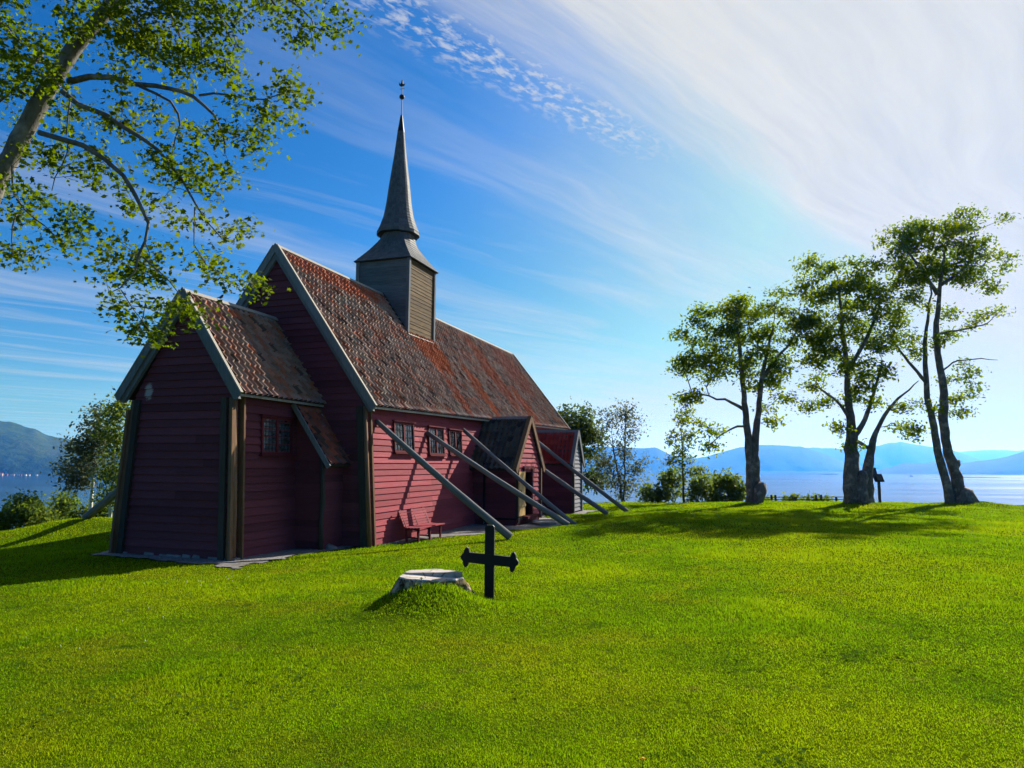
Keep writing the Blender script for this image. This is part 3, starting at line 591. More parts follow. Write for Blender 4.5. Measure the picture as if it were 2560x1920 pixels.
def lathe_poly(name, prof, shape, mat, seg=32, saw=.02, course=.14):
    """prof: [(z, radius, squareness)]; square 1 -> octagon 0; stepped shingle courses"""
    zs = []; zc0, z1_ = prof[0][0], prof[-1][0]; n = int((z1_-zc0)/course); rows = []
    pz = [p[0] for p in prof]; pr = [p[1] for p in prof]; pq = [p[2] for p in prof]
    for k in range(n):
        for (e, o) in ((0, saw), (1, 0.)): z = zc0+(z1_-zc0)*(k+e)/n; rows.append((z, np.interp(z, pz, pr)+o, np.interp(z, pz, pq)))
    V = []; 
    for (z, r, q) in rows:
        for k in range(seg):
            t_ = 2*math.pi*(k+.0)/seg; c_, s_ = math.cos(t_), math.sin(t_)
            ro = r*math.cos(math.pi/8)/math.cos(((t_+math.pi/8) % (math.pi/4))-math.pi/8)/math.cos(math.pi/8)
            rs = r/max(abs(c_), abs(s_)); rr = ro*(1-q)+rs*q
            V.append((rr*c_, tc+rr*s_, z))
    m_ = MB(); R_ = len(rows); fs = []
    rngs = [random.random() for _ in range(R_*seg)]
    for i in range(R_-1):
        for k in range(seg):
            k2 = (k+1) % seg; m_.f.append((i*seg+k, i*seg+k2, (i+1)*seg+k2, (i+1)*seg+k)); m_.r.append(rngs[(i//2)*seg+k]); m_.m.append(0)
    m_.v = V; return m_.build(name, mat, church)
sk = lathe_poly('tower_skirt_roof', [(10.36,1.27,1.),(10.62,1.07,1.),(10.9,.88,.95),(11.2,.74,.7),(11.45,.66,.35),(11.72,.62,0.)], None, M['shingle'], 48, .018, .12)
m_ = MB(); m_.hexa([(-1.27,tc-1.27,10.33),(1.27,tc-1.27,10.33),(1.27,tc+1.27,10.33),(-1.27,tc+1.27,10.33),(-1.27,tc-1.27,10.375),(1.27,tc-1.27,10.375),(1.27,tc+1.27,10.375),(-1.27,tc+1.27,10.375)]); m_.build('soffit', M['dark'], sk)
sp = lathe_poly('spire', [(11.70,.84,0.),(11.82,.85,0.),(12.05,.745,0.),(12.5,.60,0.),(13.1,.50,0.),(13.8,.425,0.),(15.2,.245,0.),(16.3,.13,0.)], None, M['shingle'], 24, .014, .13)
m_ = MB(); m_.tube([(0,tc,11.69),(0,tc,11.715)], [.85,.85], 8); m_.build('soffit', M['dark'], sp)
m_ = MB(); m_.tube([(0,tc,16.25),(0,tc,16.5),(0,tc,17.0)], [.155,.115,.045], 8); m_.build('spire_cap', M['iron'], sp)
m_ = MB(); m_.tube([(0,tc,16.95),(0,tc,18.6)], [.022,.012], 6); vr = m_.build('weather_vane', M['iron'], sp)
m_ = MB(); m_.tube([(0,tc,17.83+.11*math.cos(q)) for q in np.linspace(math.pi,0,9)], [max(.004,.115*math.sin(q)) for q in np.linspace(math.pi,0,9)], 12); m_.build('ball', M['iron'], sp, True)
m_ = MB(); vq = [(-.10,18.33),(-.02,18.30),(.10,18.33),(.14,18.42),(.09,18.40),(.03,18.41),(.02,18.55),(-.03,18.60),(-.05,18.50),(-.09,18.42),(-.15,18.52),(-.16,18.40)]
m_.extr(vq, lambda u,v,d: (u, tc+d, v), -.008, .008); m_.beam((-.12,tc,18.2),(.12,tc,18.2),.012,.012); m_.build('weathercock', M['iron'], sp)
# porches: gable faces south
def porch(am, half, nf, ze, zr, zb, wallm, tilem, bargem, door, fullm, wall_half, seed, eastm):
    n0 = 3.15; wh = wall_half
    m_ = MB(); hs = [(door[0]-(am-wh), door[1]-(am-wh), zb, door[2])] if door else []
    siding(m_, [(nf,am-wh,zb),(nf,am-wh,ze+.15),(nf,am-.02,zr-.06)], [(nf,am+wh,zb),(nf,am+wh,ze+.15),(nf,am+.02,zr-.06)], (1,0,0), .19, holes=hs)
    m_.build('porch_front', wallm, church)
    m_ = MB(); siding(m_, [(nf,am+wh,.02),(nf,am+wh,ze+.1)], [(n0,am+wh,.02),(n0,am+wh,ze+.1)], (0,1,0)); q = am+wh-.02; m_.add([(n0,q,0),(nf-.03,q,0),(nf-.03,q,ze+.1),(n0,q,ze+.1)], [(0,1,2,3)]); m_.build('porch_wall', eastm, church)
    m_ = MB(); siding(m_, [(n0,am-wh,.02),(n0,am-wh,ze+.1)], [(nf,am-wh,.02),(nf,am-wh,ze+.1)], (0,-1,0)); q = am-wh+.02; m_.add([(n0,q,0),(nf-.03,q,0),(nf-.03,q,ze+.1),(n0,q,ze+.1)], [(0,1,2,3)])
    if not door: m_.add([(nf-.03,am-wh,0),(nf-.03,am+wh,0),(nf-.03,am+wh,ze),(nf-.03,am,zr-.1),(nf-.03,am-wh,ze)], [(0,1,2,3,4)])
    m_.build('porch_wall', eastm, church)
    root = None
    for s in (-1,1):
        e0, e1, r0, r1 = P3(nf+.10,am+s*half,ze), P3(n0,am+s*half,ze), P3(nf+.10,am,zr), P3(n0-.3,am,zr); nv = Vector((0,s*(zr-ze),half))
        a_, b_, c_, d_ = (e1,e0,r1,r0) if s < 0 else (e0,e1,r0,r1)
        o = tile_sheet('porch_roof', a_, b_, c_, d_, nv, tilem, church, cw=.20, chh=.28, seed=seed+s)
        q = MB(); roof_slab(q, e0, e1, r0, r1, nv, .07); q.build('roof_boarding', M['dark'], o)
        g = MB(); sl = Vector((s*half, ze-zr)).normalized(); p0 = Vector((nf+.13,am,zr-.03)); p1 = Vector((nf+.13,am+s*(half+.05),ze-.10)); g.beam(p0, p1, .05, .20, nv); g.build('bargeboard', bargem, o)
        g = MB(); g.beam(p0+nv.normalized()*.13+Vector((-.05,0,0)), p1+nv.normalized()*.13+Vector((-.05,0,0)), .16, .025, nv); g.build('cover_strip', bargem, o)
        root = o
    g = MB()
    for s in (-1,1):
        d = Vector((0,s*half,ze-zr)).normalized(); nv = Vector((0,s*(zr-ze),half)).normalized(); p0, p1 = Vector((nf+.14,am,zr+.02)), Vector((n0-.3,am,zr+.02)); g.hexa([p0+nv*.02,p0+d*.15+nv*.02,p1+d*.15+nv*.02,p1+nv*.02,p0+nv*.05,p0+d*.15+nv*.05,p1+d*.15+nv*.05,p1+nv*.05])
    g.build('ridge_board', M['grey'], church)
    for s in (-1,1):
        g = MB(); g.beam((nf+.05,am+s*(wh-.02),zb*.3), (nf+.05,am+s*(wh-.02),ze+.05), .09, .14, (1,0,0)); g.build('corner_board', bargem if s > 0 else M['dark'], church)
porch(12.72, 1.82, 5.15, 2.12, 4.18, .30, M['red'], M['tiledark'], M['brown'], (12.02,13.0,2.1), None, 1.52, 20, M['redshade'])
porch(19.0, 1.12, 5.6, 2.32, 3.93, .12, M['whiteboard'], M['tilered'], M['grey'], None, None, .86, 30, M['redshade'])
# porch door: frame, inside painted dark for shade, leaf swung open, sill and step
m_ = MB()
for aa in (11.98, 13.04): m_.box((5.20,aa,1.2), .12, .11, 1.84)
m_.box((5.21,12.51,2.17), .14, 1.28, .13); df = m_.build('door_frame', M['redframe'], church)
m_ = MB(); m_.box((3.9,12.5,1.2), .05, 2.9, 2.4); m_.box((4.5,12.5,.26), 1.5, 2.9, .05); m_.build('porch_shade_lining', M['porch_shade'], church)
m_ = MB(); q0 = Vector((5.27,11.94,.36)); dv = Vector((.02,-1,0)).normalized()
for k in range(5): p = q0+dv*(.01+.165*k); m_.beam(p+dv*.08, p+dv*.08+Vector((0,0,1.66)), .16, .035, (1,.02,0))
lf = m_.build('porch_door', M['door'], church)
for z in (.75, 1.6): m_ = MB(); p = q0+Vector((.03,0,z-.36)); m_.beam(p, p+dv*.84, .03, .09); m_.build('ledge', M['door'], lf)
m_ = MB(); m_.tube([q0+dv*.74+Vector((.06,0,.85)), q0+dv*.74+Vector((.1,0,.9)), q0+dv*.74+Vector((.06,0,1.0))], [.012]*3, 6); m_.build('handle', M['iron'], lf)
m_ = MB(); m_.box((5.32,12.5,.27), .30, 1.5, .10); m_.box((5.18,12.5,.12), .05, 2.9, .3); m_.build('door_sill', M['redframe'], church)

# stone steps (rest on the gravel)
m_ = MB(); m_.tube([(0,0,-.1),(0,0,.10),(0,0,.14)], [.72,.70,.62], 9, jit=.25)
o = m_.build('stone_step', M['stone'], smooth=False); o.location = tuple(wl(6.0,12.3)); o.scale = (.75,1.2,1); tag(o, 'flat grey stone step on the gravel before the open porch door', 'step')

# ------------------------------------------------------------------ raking logs
def log(p, q, r0, r1, label, plate=False):
    p = Vector(p); q = Vector(q); b = q.copy(); n = 9
    pts = []; rr = []
    for i in range(n+1):
        t_ = i/n; c = p.lerp(q, t_); c.z -= .05*math.sin(math.pi*t_); pts.append(c-b); rr.append(r0+(r1-r0)*t_+random.uniform(-.006,.006))
    rot = (p-q).to_track_quat('Z', 'Y'); inv = rot.inverted()
    m_ = MB(); m_.tube([inv @ v for v in pts], rr, 14, jit=.05); o = m_.build('support_log', M['log'], smooth=True); o.location = b; o.rotation_euler = rot.to_euler()
    me = o.data
    return tag(o, label, 'support log', 'grey logs propping the church walls')
def wlog(n0, a0, z0, n1, a1, dz, r0, r1, label):
    p = wl(n0, a0, z0); q = wl(n1, a1); q[2] = h1(q[0], q[1])+dz; return log(p, q, r0, r1, label)
wlog(3.26,4.0,3.55, 7.05,5.1,.07, .075,.118, 'thick grey log leaning from the near nave corner, foot behind the black cross')
wlog(3.28,7.29,3.36, 7.75,9.0,.02, .075,.105, 'grey log leaning from between the first and second nave windows')
wlog(3.3,10.35,3.6, 7.6,10.75,.02, .068,.085, 'grey log passing across the dark roof of the porch with the open door')
wlog(3.3,15.2,3.3, 7.6,16.5,.04, .075,.11, 'dark grey log leaning low across the white-fronted porch')
wlog(3.3,16.9,4.1, 8.1,18.7,.04, .075,.105, 'farthest grey log leaning high over the red tiled porch roof')
wlog(-3.3,4.0,3.55, -8.5,4.6,.05, .085,.15, 'dark log propping the far side of the church beside the birches')

# ------------------------------------------------------------------ bench
bp = wl(4.0, 5.7); bench = empty('bench', (bp[0], bp[1], h1(bp[0], bp[1])+.02), -TH); tag(bench, 'red slatted garden bench on gravel against the nave wall', 'bench')
bl = .88
m_ = MB()
for k in range(5): m_.box((-.12+.105*k,0,.40+(.012 if k == 4 else .006*abs(k-2))), .088, 2*bl, .032)
m_.build('seat', M['red'], bench)
m_ = MB()
for k in range(6): m_.beam((-.20-.035*k,-bl,.47+.078*k), (-.20-.035*k,bl,.47+.078*k), .028, .070, (-.35,0,1))
m_.build('backrest', M['red'], bench)
for y in (-bl+.12, 0, bl-.12):
    m_ = MB(); m_.box((.24,y,.18), .05, .06, .40); m_.build('leg', M['redframe'], bench)
    m_ = MB(); m_.beam((-.14,y,-.03), (-.17,y,.42), .06, .05, (0,1,0)); m_.beam((-.17,y,.40), (-.42,y,.92), .05, .05, (0,1,0)); m_.build('leg', M['redframe'], bench)
    m_ = MB(); m_.box((.04,y,.355), .44, .045, .05); m_.box((.04,y,.12), .40, .04, .04); m_.build('stretcher', M['redframe'], bench)

# ------------------------------------------------------------------ grave cross
cp = at(1223, 1498, 10.3); cz = h1(cp[0], cp[1]); cross = empty('grave_cross', (cp[0], cp[1], cz), rad(-8)); tag(cross, 'black iron grave cross with trefoil arm ends standing in the lawn', 'grave cross')
s_ = 10.3/FPX*1.004
m_ = MB(); cw_, chh_ = 23*s_, 192*s_; m_.box((0,0,chh_/2-.1), cw_, .055, chh_+.2-.03); m_.extr([(-cw_/2,chh_-.015),(cw_/2,chh_-.015),(cw_*.32,chh_+.01),(-cw_*.32,chh_+.01)], lambda u,v,d: (u,d,v), -.0275, .0275); m_.build('upright', M['iron'], cross)
zc_ = chh_ - 81*s_; L_ = 70*s_; hh_ = 12.5*s_
m_ = MB()
def clov(sx):
    P = [(.0,hh_),(L_*.72,hh_*.95),(L_*.76,hh_*1.75),(L_*.84,hh_*1.95),(L_*.90,hh_*1.5),(L_*.93,hh_*.8),(L_*1.0,hh_*.35),(L_*1.03,0),(L_*1.0,-hh_*.35),(L_*.93,-hh_*.8),(L_*.90,-hh_*1.5),(L_*.84,-hh_*1.95),(L_*.76,-hh_*1.75),(L_*.72,-hh_*.95),(0,-hh_)]
    return [(sx*u, v) for u, v in P]
tilt = rad(-4.5)
for sx in (1,-1): m_.extr(clov(sx), lambda u,v,d: (u*math.cos(tilt)-v*math.sin(tilt), d, zc_+u*math.sin(tilt)+v*math.cos(tilt)), -.033, .033)
m_.build('crossbar', M['iron'], cross)

# ------------------------------------------------------------------ tree stump
sx_, sy_ = STUMP; sz = h1(sx_, sy_)-.085; stump = empty('tree_stump', (sx_, sy_, sz), 0); tag(stump, 'pale weathered tree stump on a grassy mound beside the cross', 'tree stump')
m, t, b = newmat('stump_bark'); c = t.co(); n1 = t.noise(t.mapv(c, (9,9,3)), 2.2, 6, .7); n2 = t.noise(c, 3.5, 4); x = t.sep(c)
col = t.mix(t.ramp(n1, [(.40,0.),(.60,1.)]), (.035,.022,.014), (.50,.36,.24)); col = t.mix(t.ramp(n2, [(.5,0.),(.6,.8)]), col, (.10,.085,.03)); fin(t, b, col, .9, t.bump(n1, .9, .03), .1); M['stumpbark'] = m
m, t, b = newmat('stump_top'); c = t.co(); n1 = t.noise(t.mapv(c, (3,14,3), (0,0,0), (0,0,.4)), 1.6, 5, .6); n2 = t.noise(c, 5, 4); col = t.mix(t.ramp(n1, [(.3,0.),(.7,1.)]), (.30,.26,.23), (.55,.50,.45)); vr_ = t.new('ShaderNodeTexVoronoi', feature='DISTANCE_TO_EDGE'); t.put(vr_.inputs['Vector'], t.mapv(c, (2.2,5.,2.))); vr_.inputs['Scale'].default_value = 1.6; col = t.mix(t.ramp(vr_.outputs['Distance'], [(.0,.8),(.045,0.)]), col, (.06,.045,.035)); col = t.mix(t.ramp(n2, [(.55,0.),(.7,.7)]), col, (.13,.11,.085)); fin(t, b, col, .8, t.bump(n1, .5, .012), .15); M['stumptop'] = m
seg = 96
def srad(q, k): return .355 + .045*math.sin(2*q+.6) + .03*math.sin(3*q+2) + .03*math.sin(5*q+1.) + .012*math.sin(11*q) + .008*math.sin(17*q+1)
prof = [(-.42,1.75),(-.34,1.58),(-.25,1.44),(-.18,1.34),(-.12,1.29),(-.07,1.20),(-.02,1.13),(.02,1.08),(.06,1.04),(.09,1.01),(.11,.985)]
V = []; F = []
for (z, kf) in prof:
    for k in range(seg):
        q = 2*math.pi*k/seg; up_ = (z+.42)/.53
        rg = float(vnoise(q*5.1, z*2.2, 1., 51))*.20 + float(vnoise(q*12., z*7, 1., 52))*.13 + float(vnoise(q*3, z*14, 1., 53))*.07
        r = srad(q, 0)*kf*(1+rg*(1-.85*max(0, (z-.02)/.09) if z > .02 else 1)); zt = z + (.035*math.cos(q-2.6) if z > .04 else 0)
        V.append((r*math.cos(q)*1.08, r*math.sin(q)*.9, zt))
for i in range(len(prof)-1):
    for k in range(seg): F.append((i*seg+k, i*seg+(k+1)%seg, (i+1)*seg+(k+1)%seg, (i+1)*seg+k))
fast('stump_side', V, F, M['stumpbark'], stump, smooth=False)
# cut top in two levels: the saw cut stopped and a raised slab stayed at the back
def top_poly(f, z, cond=None):
    out = []
    for k in range(seg):
        q = 2*math.pi*k/seg; r = srad(q, 0)*f; out.append((r*math.cos(q)*1.08, r*math.sin(q)*.9, z+.035*math.cos(q-2.6)*f))
    return out
m_ = MB(); T0 = top_poly(.985, .11); T1 = top_poly(.96, .128); n = seg
m_.add(T0+T1, [(k,(k+1)%n,n+(k+1)%n,n+k) for k in range(n)]+[tuple(range(n,2*n))], .5)
bk = [(p[0],p[1]) for p in T1 if p[1] > .02 or (p[0] < -.1 and p[1] > -.06)]
m_.extr(bk, lambda u,v,d: (u*.97, v*.97, d), .10, .172, .6); m_.build('cut_top', M['stumptop'], stump)

# small bird on the chancel ridge
bw = wl(0, 1.15, rc+.10); bird = None
m_ = MB(); m_.tube([(-.075,0,.075),(-.03,0,.055),(.02,0,.075),(.055,0,.115),(.085,0,.118)], [.008,.032,.036,.024,.004], 8); m_.tube([(-.06,0,.06),(-.14,0,.05)], [.014,.010], 5); m_.tube([(0,.012,.05),(0,.012,-.01)], [.004,.004], 4); m_.tube([(0,-.012,.05),(0,-.012,-.01)], [.004,.004], 4)
o = m_.build('bird', M['navy'], smooth=True); o.location = tuple(bw); o.rotation_euler = (0,0,rad(-20)); tag(o, 'small dark bird perched on the chancel ridge', 'bird')

# ------------------------------------------------------------------ trees
def leaves(C, n_per, sig, size, kind='diamond', flat=.6, seed=0, up=.5):
    g = np.random.default_rng(seed); m = len(C)*n_per; P = np.repeat(C, n_per, 0) + g.normal(0, 1, (m,3))*np.array([sig, sig, sig*flat])
    nr = g.normal(0, 1, (m,3)); nr[:,2] += up*2; nr /= np.linalg.norm(nr, axis=1)[:,None]
    tx = np.cross(nr, g.normal(0, 1, (m,3))); tx /= np.linalg.norm(tx, axis=1)[:,None]; ty = np.cross(nr, tx); s = size*g.uniform(.45, 1.35, m)[:,None]
    if kind == 'diamond': sh = [(-1,0,0),(-.1,-.55,.12),(1,0,-.1),(-.1,.55,.12)]
    elif kind == 'oval': sh = [(-1,0,0),(-.4,-.5,.1),(.4,-.45,.1),(1,0,-.12),(.4,.45,.1),(-.4,.5,.1)]
    else: sh = [(-.55,0,0),(-.45,-.55,.05),(-.05,-.42,.0),(.12,-.95,-.12),(.42,-.36,.03),(1,0,-.15),(.42,.36,.03),(.12,.95,-.12),(-.05,.42,.0),(-.45,.55,.05)]
    V = np.stack([P+s*(tx*a+ty*b+nr*c) for a,b,c in sh], 1).reshape(-1,3); k = len(sh)
    return V, np.arange(m*k).reshape(m,k), g.random(m)
def grow(skel_pos, C, seed=0, bend=.18, step=.5):
    """join each cluster centre to the nearest node already grown; returns node positions, parents, starting index"""
    g = np.random.default_rng(seed); pos = [np.array(p) for p in skel_pos]; par = [-1]*len(pos)
    d0 = np.min(np.linalg.norm(C[:,None]-np.array(pos)[None], axis=2), axis=1)
    for i in np.argsort(d0):
        c = C[i]; PA = np.array(pos); dv = PA-c; dist = np.linalg.norm(dv, axis=1) + .9*np.maximum(0, dv[:,2])   # prefer nodes below
        j = int(np.argmin(dist)); p = pos[j]; L = np.linalg.norm(c-p); k = max(1, int(L/step)); side = g.normal(0, 1, 3)*bend*L*.5; last = j
        for q in range(1, k+1):
            t_ = q/k; w = p+(c-p)*t_ + side*math.sin(math.pi*t_) + np.array([0,0,.10*L*math.sin(math.pi*t_)]) + (g.normal(0, .03*step, 3) if q < k else 0); pos.append(w); par.append(last); last = len(pos)-1
    return np.array(pos), np.array(par)
def branch_mesh(mb, pos, par, n0, r0=.010, e=.42, rmax=.14):
    cnt = np.ones(len(pos))
    for i in range(len(pos)-1, n0-1, -1):
        if par[i] >= 0: cnt[par[i]] += cnt[i]
    R = np.minimum(r0*cnt**e, rmax)
    V = []; F = []
    P = pos[n0:]; Q = pos[par[n0:]]; d = P-Q; d /= np.maximum(np.linalg.norm(d, axis=1), 1e-6)[:,None]
    a = np.cross(d, np.array([.3,.9,.2])); a /= np.maximum(np.linalg.norm(a, axis=1), 1e-6)[:,None]; b = np.cross(d, a)
    r1 = R[n0:]; r2 = np.minimum(np.where(par[n0:] >= n0, R[np.maximum(par[n0:], 0)], R[n0:]*1.15), r1*1.6); S = 5
    for k in range(S):
        t_ = 2*np.pi*k/S; o = a*math.cos(t_)+b*math.sin(t_); V.append(np.stack([Q+o*r2[:,None], P+o*r1[:,None]], 1))
    V = np.stack(V, 2).reshape(-1,3); m = len(P); base = np.arange(m)[:,None]*(2*S); fs = []
    for k in range(S): fs.append(base+np.array([k, (k+1)%S, S+(k+1)%S, S+k]))
    F = np.concatenate(fs, 1).reshape(-1,4)
    return V, F
def ell_points(ells, Y, spacing, depth, seed, conv, yoff=0.):
    g = np.random.default_rng(seed); out = []
    for e in ells:
        cx, cy, rx, ry = e[:4]; w = e[4]*1.55 if len(e) > 4 else 1.;  Yc = Y+(e[5] if len(e) > 5 else 0)
        c = at(*conv(cx, cy), Yc); ex = at(*conv(cx+rx, cy), Yc)-c; ez = at(*conv(cx, cy-ry), Yc)-c; RX, RZ = np.linalg.norm(ex), np.linalg.norm(ez); RD = depth(RX, RZ)
        n = max(2, int(w*RX*RZ*max(1, RD/spacing*.8)/(spacing**2)*1.2)); k = 0
        while k < n:
            p = g.uniform(-1, 1, 3); q = p@p
            if q > 1 or q < g.random()*.5: continue
            out.append(c + np.array([p[0]*RX, p[1]*RD, p[2]*RZ])); k += 1
    return np.array(out)
def tree(name, label, cat, base, trunks, C, leafmat, barkmat, group=None, n_per=22, sig=.3, size=.1, kind='diamond', seed=0, r0=.010, rmax=.14, step=.5, up=.5, flat=.6, skel_extra=(), fallow=True, e=.42, kink=.035, fstep=.35):
    base = np.array(base, float); root = empty(name, base); tag(root, label, cat, group)
    m_ = MB(); nodes = []
    for pts, rr in trunks:
        pts = [np.array(p, float) for p in pts]; fine = []; fr = []
        for i in range(len(pts)-1):
            k = max(1, int(np.linalg.norm(pts[i+1]-pts[i])/fstep))
            for q in range(k): t_ = q/k; fine.append(pts[i]*(1-t_)+pts[i+1]*t_); fr.append(rr[i]*(1-t_)+rr[i+1]*t_)
        fine.append(pts[-1]); fr.append(rr[-1])
        for i in range(2): # smooth
            fine = [fine[0]]+[(fine[k-1]+2*fine[k]+fine[k+1])/4 for k in range(1, len(fine)-1)]+[fine[-1]] if len(fine) > 2 else fine
        if kink: fine = [p+(np.array([random.gauss(0,1),random.gauss(0,1),random.gauss(0,1)])*(min(kink, fr[k]*.7) if fr[k] < .07 else min(kink, fr[k]*.09)) if 0 < k < len(fine)-1 else 0) for k, p in enumerate(fine)]
        m_.tube([p-base for p in fine], [r*random.uniform(.95,1.06) for r in fr], 12, jit=.42 if (len(pts) == 4 and rr[0] > .3) else .14)
        lo = base[2]+ (1.0 if fallow else -9)
        nodes += [p for p in fine if p[2] > lo]
    nodes = nodes if nodes else [base+np.array([0,0,.3])]
    pos, par = grow(nodes, C, seed, step=step); n0 = len(nodes)
    V, F = branch_mesh(None, pos-base, par, n0, r0, e, rmax); b_ = len(m_.v); m_.v += [tuple(p) for p in V.tolist()]; m_.f += [tuple(q+b_ for q in f) for f in F.tolist()]; m_.r += [.5]*len(F); m_.m += [0]*len(F); m_.build('trunk', barkmat, root, smooth=True, fix=False)
    V, F, r = leaves(C-base, n_per, sig, size, kind, flat, seed, up); fast('crown', V, F, leafmat, root, attrs={'rnd': ('FACE', r)})
    return root
S5 = lambda x, y: (1580+x/2.0235, 480+y/2.0235)
def poly5(pts, Y, conv=S5): return [at(*conv(*p[:2]), Y+(p[2] if len(p) > 2 else 0)) for p in pts]
# three old sycamores on the right
E1 = [(520,580,190,42,.75),(420,632,135,68,.8),(620,640,180,100),(330,740,110,105),(560,780,200,120),(750,690,100,110),(380,900,150,80),(200,930,75,45),(240,1020,55,50),(600,930,200,75),(760,880,105,95),(320,1050,100,45),(700,1050,110,50),(370,1190,85,60,.8),(400,1290,55,25,.7),(710,1150,45,25,.6),(270,1130,45,40,.7)]
E2 = [(950,375,115,42,.75),(1050,435,165,80,.75),(1200,412,105,56,.75),(900,480,90,75),(770,500,55,45),(1000,600,220,110),(1150,560,140,110),(850,650,110,100),(1080,760,190,100),(1230,700,120,120),(950,830,100,85,.8),(1150,900,150,70,.8),(970,970,100,50,.7),(1200,1030,120,70,.8),(1060,1070,110,45,.8),(920,1080,65,35,.7),(1330,930,85,60,.7),(1050,1210,55,35,.8),(1330,1180,90,35,.6),(1090,1280,40,18,.6),(1430,1220,26,18,.6),(1380,1100,60,40,.7)]
E3 = [(1560,150,185,38,.75),(1790,130,125,16,.7),(1400,175,70,38,.75),(1320,230,100,60),(1500,230,190,75),(1700,230,140,80),(1850,340,100,50),(1600,330,220,80),(1400,330,140,75),(1500,430,190,70),(1700,430,140,50),(1800,410,80,35),(1350,480,110,65),(1400,600,120,65,.8),(1350,720,120,60,.8),(1640,600,75,35,.8),(1790,500,50,16,.6),(1750,660,55,24,.7),(1820,610,45,22,.6),(1640,700,70,40,.8),(1700,880,80,42,.8),(1720,1000,36,40,.8),(1620,930,70,50,.7),(1660,1060,55,42,.8),(1640,1130,45,32,.7),(1470,1100,60,32,.7),(1430,850,80,52,.7),(1560,770,50,32,.7)]
dep = lambda rx, rz: min(rx, 2.0)*.58+.2
def at_ground(px, py, Y): p = at(px, py, Y); p[2] = h1(p[0], p[1])-.05; return p
Y1, Y2, Y3 = 37.2, 36.9, 38.6
T1 = [(poly5([(606,1605),(603,1530),(598,1400),(592,1290),(585,1200),(570,1100),(565,1000),(550,850),(535,700),(520,600)], Y1), [.34,.27,.23,.21,.18,.16,.14,.11,.08,.04]),
      (poly5([(625,1605),(630,1500),(622,1400),(620,1300),(628,1200),(642,1100),(650,1000),(662,900),(690,800),(715,680)], Y1), [.34,.26,.23,.22,.18,.15,.13,.1,.08,.04]),
      (poly5([(625,1600,-.2),(640,1540,-.3),(652,1490,-.35),(660,1470,-.35)], Y1), [.36,.32,.30,.16]),
      (poly5([(572,1105),(540,1082),(470,1050),(390,1025),(300,1010),(230,1030)], Y1), [.10,.085,.065,.05,.035,.02]), (poly5([(588,1195),(570,1170),(500,1195),(440,1235),(390,1280)], Y1), [.08,.065,.05,.035,.02]), (poly5([(655,950),(730,840),(800,760),(840,690)], Y1), [.11,.08,.05,.03])]
b1 = at_ground(*S5(615,1598), Y1)
tree('sycamore_tree', 'twin stemmed tree with a burl at its foot, leftmost and shortest of the three', 'tree', b1, T1, ell_points(E1, Y1, .52, dep, 1, S5), M['treeleaf'], M['bark'], 'old trees on the lawn crest', 118, .30, .10, 'diamond', 1)
T2 = [(poly5([(1118,1605),(1112,1500),(1110,1400),(1112,1300),(1112,1200),(1100,1100),(1088,1000),(1090,900),(1065,700),(1050,520),(1040,430)], Y2), [.46,.41,.38,.34,.25,.2,.17,.14,.11,.07,.04]),
      (poly5([(1190,1605),(1188,1500),(1192,1400),(1202,1330),(1216,1260),(1244,1190),(1295,1100),(1370,1020),(1450,955)], Y2), [.40,.33,.27,.21,.16,.12,.085,.055,.02]),
      (poly5([(1155,1600,-.2),(1160,1520,-.3),(1165,1440,-.3),(1172,1410,-.3)], Y2), [.42,.33,.27,.15]),
      (poly5([(1205,1320),(1226,1290),(1236,1255),(1228,1232)], Y2), [.13,.11,.09,.05]), (poly5([(1120,1240),(1170,1180),(1205,1080),(1240,960),(1265,850)], Y2), [.18,.14,.1,.07,.04]), (poly5([(1105,1150),(1060,1080),(990,1010),(910,975)], Y2), [.12,.08,.06,.03]), (poly5([(1120,1250),(1165,1270),(1200,1300)], Y2), [.1,.1,.09]), (poly5([(1090,900),(1180,760),(1230,640),(1260,520)], Y2), [.13,.1,.07,.03])]
b2 = at_ground(*S5(1150,1596), Y2)
tree('sycamore_tree', 'gnarled tree with a thick forked hollow trunk and broken snag, beside the notice post', 'tree', b2, T2, ell_points(E2, Y2, .52, dep, 2, S5), M['treeleaf'], M['bark'], 'old trees on the lawn crest', 118, .30, .10, 'diamond', 2)
T3 = [(poly5([(1622,1600),(1606,1540),(1590,1470),(1562,1380),(1540,1270),(1522,1150),(1492,1040),(1486,900),(1480,760),(1500,620),(1510,480)], Y3), [.37,.28,.24,.22,.20,.18,.16,.14,.11,.08,.04]),
      (poly5([(1660,1600),(1655,1520),(1640,1440),(1618,1370),(1592,1280),(1572,1150),(1582,1050),(1570,950),(1546,820),(1536,700),(1552,560),(1562,430),(1580,300)], Y3), [.42,.35,.31,.28,.25,.24,.22,.2,.17,.15,.12,.09,.05]),
      (poly5([(1680,1600,-.3),(1695,1550,-.4),(1698,1515,-.4),(1700,1500,-.4)], Y3), [.62,.55,.42,.2]), (poly5([(1628,1400),(1648,1375),(1652,1358)], Y3), [.2,.2,.1]),
      (poly5([(1560,470),(1640,420),(1740,330),(1830,300)], Y3), [.12,.08,.05,.03]), (poly5([(1540,720),(1640,700),(1740,680),(1800,670),(1840,620)], Y3), [.07,.05,.04,.03,.015]), (poly5([(1485,960),(1400,860),(1340,780),(1290,740)], Y3), [.1,.08,.05,.03]), (poly5([(1575,900),(1650,850),(1760,840),(1850,850)], Y3), [.05,.04,.03,.012]), (poly5([(1545,520),(1470,400),(1400,300),(1340,240)], Y3), [.12,.09,.06,.03])]
b3 = at_ground(*S5(1655,1594), Y3)
